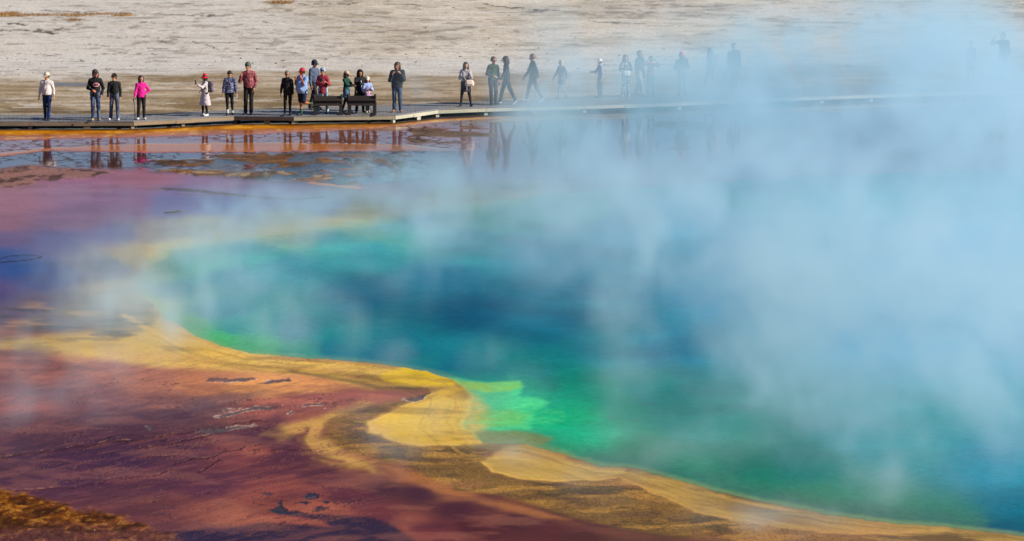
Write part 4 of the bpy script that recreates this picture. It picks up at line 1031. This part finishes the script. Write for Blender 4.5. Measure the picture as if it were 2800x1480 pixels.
P[13] = person(984, 309, 192, R(12), 'person in a long black hooded coat bending towards the child beside the bench', (cloth((42, 42, 44)),), blk2, dark_shoe, 'swingf', 'carry', None, None, hood=cloth((34, 34, 38)), lean=R(6), girth=1.12, skirt=(cloth((40, 40, 42)), .62, .27), hem=.9, spread=.05, skn=(180, 130, 84))
P[14] = person(1005, 311, 209, R(10), 'child in white cap and light blue jacket behind the bench, hugged by the hooded adult', (cloth((156, 178, 226)),), blk2, plain('shoe', (206, 178, 150)), 'phone', 'phone', ('bob', HD), ('cap', cloth((232, 224, 208))), fem=True, skirt=(cloth((228, 168, 172)), .68, .19), hem=.92, nod=R(8), slim=True, pose='stride', skn=(200, 120, 100), hatpx=2)
P[15] = person(1087, 306.5, 170, R(-8), 'man with shaggy brown hair in dark navy jacket with a hand at his mouth', (cloth((38, 42, 54)), 'puffy'), cloth((52, 74, 100), 'denim', (72, 100, 132)), boot_tan, 'mouth', 'mouth', ('curly', HBR), girth=1.28, hem=.86, flare=.012, nod=R(16), turn=R(-12), spread=.01)
P[16] = person(1274, 291, 170, R(4), 'woman with long dark hair in pale jacket and black dress, feet set wide', (cloth((172, 168, 176)),), cloth((38, 36, 46)), dark_shoe, 'phone', 'mouth', ('long', hairmat((52, 50, 56))), fem=True, skirt=(cloth((48, 46, 58)), .58, .23), slim=True, spread=.10, hem=.96, turn=R(8))
P[17] = person(1349, 287, 155, R(30), 'man in sunglasses and dark green shirt turned to the person in dark jacket', (cloth((44, 66, 46)),), cloth((44, 44, 58)), dark_shoe, 'belly', 'hang', ('short', HBR), glasses=True, hem=.90, turn=R(10))
P[18] = person(1384, 286, 153, R(-78), 'person in dark cap and dark jacket walking left past the man in green shirt', (cloth((48, 50, 64)),), cloth((36, 38, 48)), grey_shoe, 'swingb', 'swingf', ('bob', HD), ('cap', cloth((46, 40, 42))), pose='walk', hem=.86, nod=R(6))
P[19] = person(1457, 279, 148, R(-76), 'brown haired man in dark teal jacket striding left alone through thin steam', (cloth((36, 58, 70)),), cloth((44, 58, 74)), white_shoe, 'swingf', 'swingb', ('short', hairmat((110, 78, 66))), pose='walk', hem=.84, nod=R(8), turn=R(-10))
P[20] = person(1535, 271, 163, R(-64), 'fair haired woman in long dark jacket and pale trousers walking left', (cloth((46, 56, 76)),), cloth((130, 140, 156)), dark_shoe, 'swingf', 'swingb', ('long', HBL), fem=True, skirt=(cloth((46, 56, 76)), .66, .20), pose='walk2', slim=True, vox=.013)
P[21] = person(1641, 268, 160, R(-66), 'person in white cap and pale jacket turned left in the steam', (cloth((150, 160, 190)),), cloth((60, 76, 92)), dark_shoe, 'fwd', 'hang', ('short', HD), ('cap', cloth((240, 240, 244))), vox=.013)
P[22] = person(1710, 265, 150, R(6), 'woman with long hair in black and white print jacket and dotted trousers', (cloth((70, 80, 100), 'dots', (240, 240, 244)),), cloth((30, 36, 52), 'dots', (240, 240, 244)), white_shoe, 'phone', 'phone', ('long', HBR), fem=True, flare=.03, vox=.013, nod=R(12))
P[23] = person(1749, 264.5, 138, R(58), 'man with brown swept hair in navy jacket and light trousers gazing up to the right', (cloth((40, 56, 88)),), cloth((166, 166, 170)), boot_tan, 'hang', 'hang', ('curly', HBR), hem=.66, nod=R(-18), pose='stride', vox=.013)
P[24] = person(1779, 264.5, 154, R(10), 'person in red striped black top holding a camera up in front of the face', (cloth((36, 36, 42), 'stripe', (226, 50, 50)),), cloth((40, 60, 70)), dark_shoe, 'camera', 'camera', ('short', HD), vox=.013, hem=.88)
P[25] = person(1864, 262.5, 140, R(24), 'person in pink cap and dark blue jacket standing alone in the steam', (cloth((40, 50, 74)), 'puffy'), cloth((38, 50, 78)), dark_shoe, 'belly', 'belly', ('bob', HD), ('cap', cloth((226, 120, 152))), vox=.013, spread=.02, hem=.84, girth=1.1)
P[26] = person(1941, 254, 132, R(-60), 'dark haired person with a red backpack walking in thick steam', (cloth((44, 58, 76)),), cloth((40, 56, 72)), grey_shoe, 'hang', 'swingb', ('long', HB), pose='walk', vox=.013, slim=True)
P[27] = person(2006, 246, 118, R(30), 'tall dim figure in dark blue jacket, thick steam hiding the legs', (cloth((34, 50, 70)),), cloth((36, 48, 84)), dark_shoe, 'hang', 'hang', ('short', HB), vox=.013, girth=1.1, hem=.84)
P[28] = person(2655, 225, 111, R(-40), 'dim figure in blue jacket beside the farthest visitor, with a pink bag', (cloth((40, 66, 120)),), cloth((40, 60, 100)), dark_shoe, 'hang', 'hang', ('short', HB), vox=.013)
P[29] = person(2742, 219, 88, R(-30), 'farthest visitor, a dim tall shape at the right end with arms raised', (cloth((44, 62, 96)),), cloth((44, 60, 90)), dark_shoe, 'camera', 'hang', ('short', HB), vox=.013)

def thing(o, label, cat, group=None): tag(o, label, cat, group); return o
def at(o, loc, rot=None):
    o.location = loc
    if rot is not None: o.rotation_euler = rot
    return o
# emblem on the hoodie: white oval with dark red letters, sewn to the chest
def emblem(q):
    t = NT('emblem'); t.b.inputs['Base Color'].default_value = (*alb(238, 190, 198), 1); t.b.inputs['Roughness'].default_value = .7
    V, Fc = [], []
    y_of = lambda x, z: -(.158 - .16 * x * x * 3 - .02)
    bm = bmesh.new(); ring = []
    c = bm.verts.new((0.02, -.150, 1.245)); N_ = 28
    for rr in (.6, 1.0):
        ring.append([bm.verts.new((.02 + math.cos(a) * .118 * rr, -.150 + (math.cos(a) * .118 * rr + .02) ** 2 * 2.2, 1.245 + math.sin(a) * .068 * rr)) for a in [2 * math.pi * k / N_ for k in range(N_)]])
    for k in range(N_):
        bm.faces.new((c, ring[0][k], ring[0][(k + 1) % N_])); bm.faces.new((ring[0][k], ring[1][k], ring[1][(k + 1) % N_], ring[0][(k + 1) % N_]))
    r = bmesh.ops.extrude_face_region(bm, geom=bm.faces[:]); bmesh.ops.translate(bm, verts=[v for v in r['geom'] if isinstance(v, bmesh.types.BMVert)], vec=(0, -.006, 0))
    bmesh.ops.scale(bm, vec=(q.s,) * 3, verts=bm.verts); bmesh.ops.recalc_face_normals(bm, faces=bm.faces)
    me = bpy.data.meshes.new('emblem'); bm.to_mesh(me); bm.free(); em = link('emblem', me, t.m, q.root)
    tc = bpy.data.curves.new('lettering', 'FONT'); tc.body = 'AES'; tc.size = .118; tc.align_x = 'CENTER'; tc.align_y = 'CENTER'; tc.extrude = .003; tc.offset = .004
    o = bpy.data.objects.new('lettering', tc); COL.objects.link(o)
    me = bpy.data.meshes.new_from_object(o.evaluated_get(bpy.context.evaluated_depsgraph_get())); bpy.data.objects.remove(o)
    me.transform(Matrix.Rotation(math.pi / 2, 4, 'X'))
    for v in me.vertices: v.co = (v.co.x * .95 + .02, v.co.y - .162 + (v.co.x + .02) ** 2 * 2.2, v.co.z * .95 + 1.245)
    me.transform(Matrix.Scale(q.s, 4))
    link('lettering', me, plain('dark_red_print', (120, 22, 44)), em)
emblem(P[2])
mb = MB(); r = bmesh.ops.create_uvsphere(mb.bm, u_segments=12, v_segments=8, radius=1)
for v in r['verts']:
    p3 = P[3].hp(v.co.x * .03, -.098 + v.co.y * .008, .085 + v.co.z * .02); v.co = p3 * P[3].s
mb.build('badge', plain('badge', (176, 150, 50)), P[3].root, True)
# walking stick, hooked handle
q = P[4]; top = q.w(q.wr[0] + unit(q.fd[0]) * .09)
c = empty('walking_stick', (top.x, top.y, DECKZ + .006)); thing(c, 'black walking stick with a curved handle planted beside the woman in pink', 'walking stick')
sm_ = plain('black_metal', (26, 26, 30), .4); H_ = top.z - DECKZ - .006
mb = MB(); mb.tube([(.035, 0, .012), (.02, 0, H_ * .4), (-.0, 0, H_ - .10)], .013, 10); mb.build('shaft', sm_, c, True)
mb = MB(); mb.tube([(0, 0, H_ - .10), (-.03, 0, H_ - .05), (-.025, 0, H_ + .0), (.02, 0, H_ + .028), (.08, 0, H_ + .012)], .016, 10); mb.build('handle', sm_, c, True)
mb = MB(); mb.tube([(.035, 0, -.002), (.035, 0, .03)], .019, 10); mb.build('rubber_tip', plain('rubber', (20, 20, 20), .9), c, True)
def phone(q, hand_i, label, rgb=(20, 20, 24), size=(.078, .011, .155), tilt=.25, up=.055):
    p = q.w(q.wr[hand_i] + unit(q.fd[hand_i]) * .105 + np.array([0, -.012, up]))
    e = empty('phone', p); e.rotation_euler = (tilt, 0, q.face); thing(e, label, 'phone', 'phones held by visitors')
    mb = MB(); mb.box((0, 0, 0), size, 0, .004); mb.build('case', plain('phone_case', rgb, .4), e)
    mb = MB(); mb.box((0, .0068, 0), (size[0] * .9, .002, size[2] * .92)); mb.build('screen', plain('phone_screen', (30, 34, 44), .1, .6), e)
    return e
phone(P[5], 1, 'dark phone held up by the woman in red bucket hat')
phone(P[6], 1, 'white phone held low by the woman in print jacket', (226, 226, 230), up=-.03)
phone(P[11], 0, 'dark phone held at the chest by the person in maroon jacket', tilt=-.3)
phone(P[16], 0, 'pale phone held up by the long haired woman in black dress', (190, 190, 196), tilt=-.2)
phone(P[22], 0, 'phone held by the woman in dotted trousers', (60, 60, 70), tilt=-.3)
def bag(q, off, size, name, label, cat, mat, strap=None, drop=None, rz=0):
    p = q.w(np.array(off)); e = empty(name, p); e.rotation_euler = (0, 0, q.face + rz); thing(e, label, cat)
    F = Field(.012); a, b, c_ = size
    F.cap((-a * .35, 0, -c_ * .22), b, (a * .35, 0, -c_ * .22), b, .8, .05).cap((-a * .3, 0, c_ * .25), b * .92, (a * .3, 0, c_ * .25), b * .92, .8, .06)
    link('pouch', F.mesh('pouch'), mat, e)
    F = Field(.010); F.cap((-a * .3, -b * .75, -c_ * .1), b * .35, (a * .3, -b * .75, -c_ * .1), b * .35, .7, .03); link('pocket', F.mesh('pocket'), mat, e)
    mb = MB()
    for s_ in strap or ():
        mb.tube([Vector(t) for t in s_], .012, 8)
    if strap: mb.build('strap', plain('strap', (60, 56, 60)) if not drop else mat, e, True)
    return e
bag(P[5], (0, .235, 1.22), (.26, .12, .40), 'backpack', 'grey and mauve backpack on the back of the woman in the trench coat', 'backpack', cloth((120, 108, 122), 'mottle', (70, 62, 76)), [[(-.11, -.08, .18), (-.13, -.2, .2), (-.13, -.3, .05), (-.12, -.12, -.18)], [(.11, -.08, .18), (.13, -.2, .2), (.13, -.3, .05), (.12, -.12, -.18)]])
bag(P[26], (0, .22, 1.25), (.28, .13, .42), 'backpack', 'red backpack worn by the dark haired person walking in steam', 'backpack', cloth((224, 56, 62)), [[(-.11, -.08, .18), (-.13, -.2, .2), (-.13, -.28, .0)], [(.11, -.08, .18), (.13, -.2, .2), (.13, -.28, .0)]])
bag(P[16], (.13, -.20, .93), (.26, .085, .20), 'handbag', 'cream shoulder bag hanging at the hip of the woman in black dress', 'bag', cloth((226, 208, 196)), [[(-.12, 0, .08), (-.2, .03, .25), (-.22, .05, .46)], [(-.10, -.02, -.06), (-.10, -.02, -.30)], [(.08, -.02, -.06), (.08, -.02, -.30)]], True)
bag(P[22], (.02, -.21, .99), (.22, .07, .18), 'pouch_bag', 'white pouch worn in front by the woman in dotted trousers', 'bag', cloth((236, 238, 240)), [[(-.12, 0, .06), (-.17, .06, .2), (-.16, .12, .38)]], True)
bag(P[28], (.24, -.05, .72), (.20, .08, .2), 'handbag', 'pink bag hanging beside the dim figure in blue jacket', 'bag', cloth((226, 140, 170)), [[(-.05, 0, .1), (0, 0, .3), (.05, 0, .1)]], True)
bag(P[14], (.03, -.17, .84), (.14, .055, .10), 'small_bag', 'small lilac bag in the hands of the child in white cap', 'bag', cloth((196, 160, 214)), [[(-.04, 0, .05), (0, 0, .12), (.04, 0, .05)]], True)
# camera of the visitor in the striped top
q = P[24]; p = q.w((q.wr[0] + q.wr[1]) / 2 + unit(q.fd[0] + q.fd[1]) * .10)
e = empty('camera_in_hand', p); e.rotation_euler = (0, 0, q.face); thing(e, 'silver camera held up by the person in red striped top', 'camera')
mb = MB(); mb.box((0, 0, 0), (.135, .055, .085), 0, .008); mb.box((0, 0, .052), (.05, .04, .03), 0, .006); mb.build('camera_body', plain('silver', (200, 200, 206), .4, .5), e)
mb = MB(); mb.tube([(0, -.02, 0), (0, -.085, 0)], .036, 16); mb.build('lens', plain('lens_black', (24, 24, 28), .3), e, True)
# goggles pushed up on the pale knit hat
q = P[11]; mb = MB()
for k in (-1, 1): mb.tube([q.hp(k * .038, -.098, .085) * q.s, q.hp(k * .038, -.112, .088) * q.s], .027, 12)
mb.build('goggles', plain('dark_lens', (18, 16, 18), .15), q.root)
# trekking pole of the person in maroon
p = q.w((.13, -.14, 0)); e = empty('trekking_pole', (p.x, p.y, DECKZ + .006)); thing(e, 'thin black pole held upright by the person in maroon jacket', 'pole')
mb = MB(); mb.tube([(0, 0, .0), (0.01, .02, 1.02)], .010, 8); mb.build('shaft', sm_, e, True)
mb = MB(); mb.tube([(0.01, .02, 1.00), (0.012, .022, 1.13)], .017, 8); mb.build('grip', plain('rubber', (20, 20, 20), .9), e, True)
# open front of the hooded coat: a pale shirt
q = P[13]; F = Field(.012); F.cap((.02, -.125, 1.36), .030, (.05, -.150, .98), .020, .6, .02); me = F.mesh('shirt_front'); me.transform(Matrix.Scale(q.s, 4)); link('shirt_front', me, cloth((216, 216, 220)), q.root)
# stick lying on the shallow mat
c = unproj(475, 582.5); e = empty('driftwood', (c[0], c[1], 0.0)); thing(e, 'short brown weathered branch lying on the shallow violet mat', 'branch')
mb = MB(); mb.tube([(-.31, -.10, .01), (-.15, -.05, .035), (.02, .0, .045), (.18, .05, .05), (.31, .12, .05)], [.012, .03, .036, .034, .02], 9); mb.build('stem', wood('bark', (124, 96, 84), (80, 60, 54), (6, 6, 6)), e, True)
mb = MB(); mb.tube([(.10, .02, .05), (.16, -.06, .10), (.2, -.1, .11)], [.014, .01, .006], 7); mb.build('twig', wood('bark', (124, 96, 84), (80, 60, 54), (6, 6, 6)), e, True)
# dry tussocks on the far terrace
def grass():
    rnd = random.Random(5); bm = bmesh.new()
    spots = [((0, 47), (250, 46), 260, 6), ((310, 46), (365, 47), 90, 5), ((192, 58), (215, 59), 50, 4), ((735, 10), (800, 9), 60, 4), ((0, 42), (45, 40), 60, 4), ((250, 42), (310, 44), 40, 4), ((15, 322), (15, 322), 0, 0)]
    for (a, b, n, sp) in spots:
        for _ in range(n):
            t = rnd.random(); c = unproj(a[0] + (b[0] - a[0]) * t + rnd.gauss(0, 6), a[1] + (b[1] - a[1]) * t + rnd.gauss(0, sp * .35))
            for _k in range(7):
                x = c[0] + rnd.gauss(0, .10); y = c[1] + rnd.gauss(0, .25); h = rnd.uniform(.05, .15); w_ = .012; an = rnd.uniform(0, 6.3)
                dx, dy = math.cos(an) * w_, math.sin(an) * w_; lx, ly = rnd.gauss(0, .06), rnd.gauss(0, .06)
                v = [bm.verts.new(p_) for p_ in ((x - dx, y - dy, -.12), (x + dx, y + dy, -.12), (x + lx + dx * .4, y + ly + dy * .4, h), (x + lx - dx * .4, y + ly - dy * .4, h))]
                bm.faces.new(v)
    me = bpy.data.meshes.new('dry_grass'); bm.to_mesh(me); bm.free()
    o = link('dry_grass', me, plain('dry_grass', (166, 122, 62), .9, .1)); tag(o, 'dry ochre grass tufts on the pale crust', 'grass', kind='stuff')
grass()

def pebbles():
    rnd = random.Random(9); bm = bmesh.new()
    for _ in range(420):
        px, py = rnd.uniform(-150, 2950), 200 - abs(rnd.gauss(0, 95)) + rnd.uniform(-5, 95) * (rnd.random() < .25)
        c = unproj(px, py); s_ = rnd.choice((.016, .02, .026, .034, .05)) * rnd.uniform(.7, 1.3)
        r = bmesh.ops.create_icosphere(bm, subdivisions=1, radius=1)
        for v in r['verts']: v.co *= rnd.uniform(.75, 1.2)
        bmesh.ops.transform(bm, verts=r['verts'], matrix=Matrix.Translation((c[0], c[1], s_ * .15)) @ Matrix.Rotation(rnd.uniform(0, 6), 4, 'Z') @ Matrix.Diagonal((s_ * rnd.uniform(1, 2.2), s_, s_ * .55, 1)))
    me = bpy.data.meshes.new('pebbles'); bm.to_mesh(me); bm.free()
    o = link('pebbles', me, plain('stone', (150, 138, 122), .9, .1)); tag(o, 'scattered small grey stones on the pale crust', 'pebbles', kind='stuff')
pebbles()
# ------------------------------------------------------------------ steam
# one drifting bank of steam, a real density field over the pool: plumes (soft ellipsoids) broken up by noise
# (px, py, height z, half-width px, half-height px, half-depth m, optical thickness)
POOL_STEAM = [
 (2650, 980, 2.0, 330, 330, 9, 1.3), (2150, 880, 2.0, 190, 260, 8, 2.2), (2420, 700, 3.0, 300, 240, 9, 2.2), (2080, 560, 3.0, 280, 200, 9, 2.4),
 (2700, 520, 3.0, 260, 260, 10, 2.4), (1750, 620, 3.0, 210, 180, 8, 1.7), (1650, 440, 3.0, 220, 110, 8, 1.7), (2050, 350, 4.0, 300, 110, 9, 1.8), (2600, 320, 5.0, 330, 120, 9, 2.0),
 (1680, 900, 1.5, 80, 120, 5, .65), (1760, 1010, 1.5, 130, 110, 6, .6), (2050, 1020, 1.5, 120, 110, 6, .8),
 (2450, 1280, 1.2, 120, 130, 5, 1.0), (2250, 1130, 1.2, 160, 120, 6, .7), (1950, 1180, 1.2, 120, 70, 5, .6), (1760, 1180, 1.0, 110, 60, 4, .4), (1450, 560, 2.0, 200, 90, 7, 1.2), (1230, 490, 2.0, 180, 70, 6, 1.0), (1080, 520, 2.0, 140, 36, 6, .55), (1180, 620, 2.0, 200, 60, 6, .6),
 (2750, 760, 2.0, 200, 300, 9, .9), (1480, 350, 2.4, 130, 70, 6, 1.4), (1700, 310, 3.0, 160, 60, 7, 1.8), (2000, 280, 3.0, 180, 60, 7, 2.0), (1430, 300, 2.0, 90, 45, 5, 1.0), (1240, 630, 1.8, 300, 60, 6, 1.0), (1520, 690, 2.0, 170, 110, 6, .8), (2550, 780, 2.0, 260, 200, 8, .8), (2000, 700, 2.0, 200, 150, 7, .8)]
EDGE_STEAM = [
 (2640, 190, 5.0, 340, 120, 9, 3.0), (2500, 40, 7.0, 380, 110, 8, 1.15), (1900, 120, 6.0, 230, 110, 7, .8), (1560, 120, 6.0, 120, 110, 6, .45), (1540, 215, 3.0, 150, 90, 6, 1.3), (2100, 190, 5.0, 260, 110, 8, 2.5), (1820, 215, 4.0, 170, 90, 7, 1.6), (1720, 200, 3.0, 100, 80, 5, .4), (2730, 150, 5.0, 130, 110, 6, 1.0), (1360, 230, 2.4, 70, 70, 5, .6),
 (900, 590, 1.8, 230, 55, 6, .95), (640, 620, 1.6, 190, 80, 6, 1.0), (440, 720, 1.5, 150, 100, 6, .85), (330, 830, 1.2, 130, 80, 5, 1.1), (540, 820, 1.2, 130, 90, 5, .8), (200, 760, 1.5, 150, 80, 6, .65), (720, 760, 1.4, 120, 60, 5, .5), (740, 880, 1.2, 70, 80, 4, .50), (960, 880, 1.0, 60, 60, 4, .40),
 (860, 800, 1.4, 130, 70, 5, .40), (1080, 930, .9, 60, 40, 3, .35), (420, 940, .8, 120, 60, 4, .35), (100, 940, .8, 100, 80, 4, .3), (1060, 1150, .7, 110, 60, 3, .22), (1300, 1090, .8, 140, 60, 4, .25), (1050, 1230, .6, 90, 40, 3, .3), (1380, 1000, .9, 70, 60, 3, .2),
 (1650, 1310, .6, 130, 40, 3, .3), (2150, 1410, .6, 220, 40, 3, .5), (30, 1100, .8, 110, 80, 4, .35), (230, 1050, .8, 160, 70, 4, .35), (800, 700, 1.4, 160, 50, 5, .5), (1120, 760, 1.2, 140, 50, 4, .3), (620, 760, 1.2, 120, 60, 4, .4), (1130, 255, 2.0, 80, 60, 4, .25), (1230, 150, 4.0, 120, 120, 5, .16), (820, 90, 5.0, 90, 60, 4, .10), (650, 530, 1.6, 160, 60, 6, .3), (1350, 1230, .7, 100, 40, 3, .22),
]
SLO, SHI, SVOX = (-22, 134, 0.22), (27, 246, 13.5), (.26, .55, .26)
def build_steam(PLUMES, color, label):
    v = bpy.data.volumes.new('steam'); o = bpy.data.objects.new('steam', v); COL.objects.link(o)
    tag(o, label, 'steam', kind='stuff')
    ng = bpy.data.node_groups.new('steam', 'GeometryNodeTree')
    ng.interface.new_socket('Geometry', in_out='OUTPUT', socket_type='NodeSocketGeometry')
    N = ng.nodes; L = ng.links.new
    def vm(op, a, b=None, out=0):
        nd = N.new('ShaderNodeVectorMath'); nd.operation = op
        for i, x in enumerate((a, b)):
            if x is None: continue
            if isinstance(x, tuple): nd.inputs[i].default_value = x
            else: L(x, nd.inputs[i])
        return nd.outputs[out]
    def mt(op, a, b=None, c=None, clamp=False):
        nd = N.new('ShaderNodeMath'); nd.operation = op; nd.use_clamp = clamp
        for i, x in enumerate((a, b, c)):
            if x is None: continue
            if isinstance(x, (int, float)): nd.inputs[i].default_value = x
            else: L(x, nd.inputs[i])
        return nd.outputs[0]
    pos = N.new('GeometryNodeInputPosition').outputs[0]
    # wind and turbulence shift the plumes about before they are measured
    wn = N.new('ShaderNodeTexNoise'); wn.inputs['Scale'].default_value = .16; wn.inputs['Detail'].default_value = 2.5
    L(pos, wn.inputs['Vector'])
    warp = vm('MULTIPLY', vm('SUBTRACT', wn.outputs[1], (.5, .5, .5)), (5.0, 5.0, 2.6))
    p2 = vm('ADD', pos, warp)
    tot = None
    for (px, py, z, rx, ry, rd, tau) in PLUMES:
        c = unproj(px, py, z); m = 1 / ppm(c)
        s = (1 / (rx * m * .8), 1 / rd, 1 / (ry * m * .8))
        d = vm('MULTIPLY', vm('SUBTRACT', p2, tuple(float(x) for x in c)), tuple(float(x) for x in s))
        g = mt('MULTIPLY', mt('EXPONENT', mt('MULTIPLY', vm('DOT_PRODUCT', d, d, 1), -1.0)), tau / (rd * 1.77))
        tot = g if tot is None else mt('ADD', tot, g)
    # torn structure: billows, then finer rising wisps, both drawn out along the wind
    def nz(scl, det, rough, dist, vec):
        n1 = N.new('ShaderNodeTexNoise'); n1.inputs['Scale'].default_value = scl; n1.inputs['Detail'].default_value = det
        n1.inputs['Roughness'].default_value = rough; n1.inputs['Distortion'].default_value = dist; L(vec, n1.inputs['Vector']); return n1.outputs[0]
    nA = nz(.38, 6.0, .62, 1.7, vm('MULTIPLY', pos, (1.0, .30, .95)))
    nB = nz(1.0, 5.0, .64, 1.8, vm('MULTIPLY', pos, (1.0, .30, .80)))
    a_ = mt('MAXIMUM', mt('MULTIPLY', mt('SUBTRACT', nA, .40), 7.6), .12)
    b_ = mt('MAXIMUM', mt('MULTIPLY', mt('SUBTRACT', nB, .27), 4.0), .2)
    den = mt('MULTIPLY', mt('MULTIPLY', mt('MULTIPLY', tot, a_), b_), 1.35)
    den = mt('MAXIMUM', mt('SUBTRACT', den, .0015), 0.0)
    vc = N.new('GeometryNodeVolumeCube')
    L(den, vc.inputs['Density'])
    vc.inputs['Min'].default_value = SLO; vc.inputs['Max'].default_value = SHI
    for k, ax in enumerate('XYZ'): vc.inputs['Resolution ' + ax].default_value = int((SHI[k] - SLO[k]) / SVOX[k])
    sm = N.new('GeometryNodeSetMaterial'); L(vc.outputs[0], sm.inputs[0])
    t = NT('steam'); t.t.nodes.remove(t.b)
    pv = t.n('ShaderNodeVolumePrincipled'); pv.inputs['Color'].default_value = color
    pv.inputs['Density'].default_value = 1.0; pv.inputs['Anisotropy'].default_value = 0.0
    t.l(pv.outputs[0], t.t.nodes['Material Output'].inputs['Volume'])
    sm.inputs['Material'].default_value = t.m; v.materials.append(t.m)
    go = N.new('NodeGroupOutput'); L(sm.outputs[0], go.inputs[0])
    m = o.modifiers.new('steam', 'NODES'); m.node_group = ng
    return o
STEAM = build_steam(POOL_STEAM + EDGE_STEAM, (.58, .795, .92, 1), 'blue white steam drifting off the hot pool and over the boardwalk')
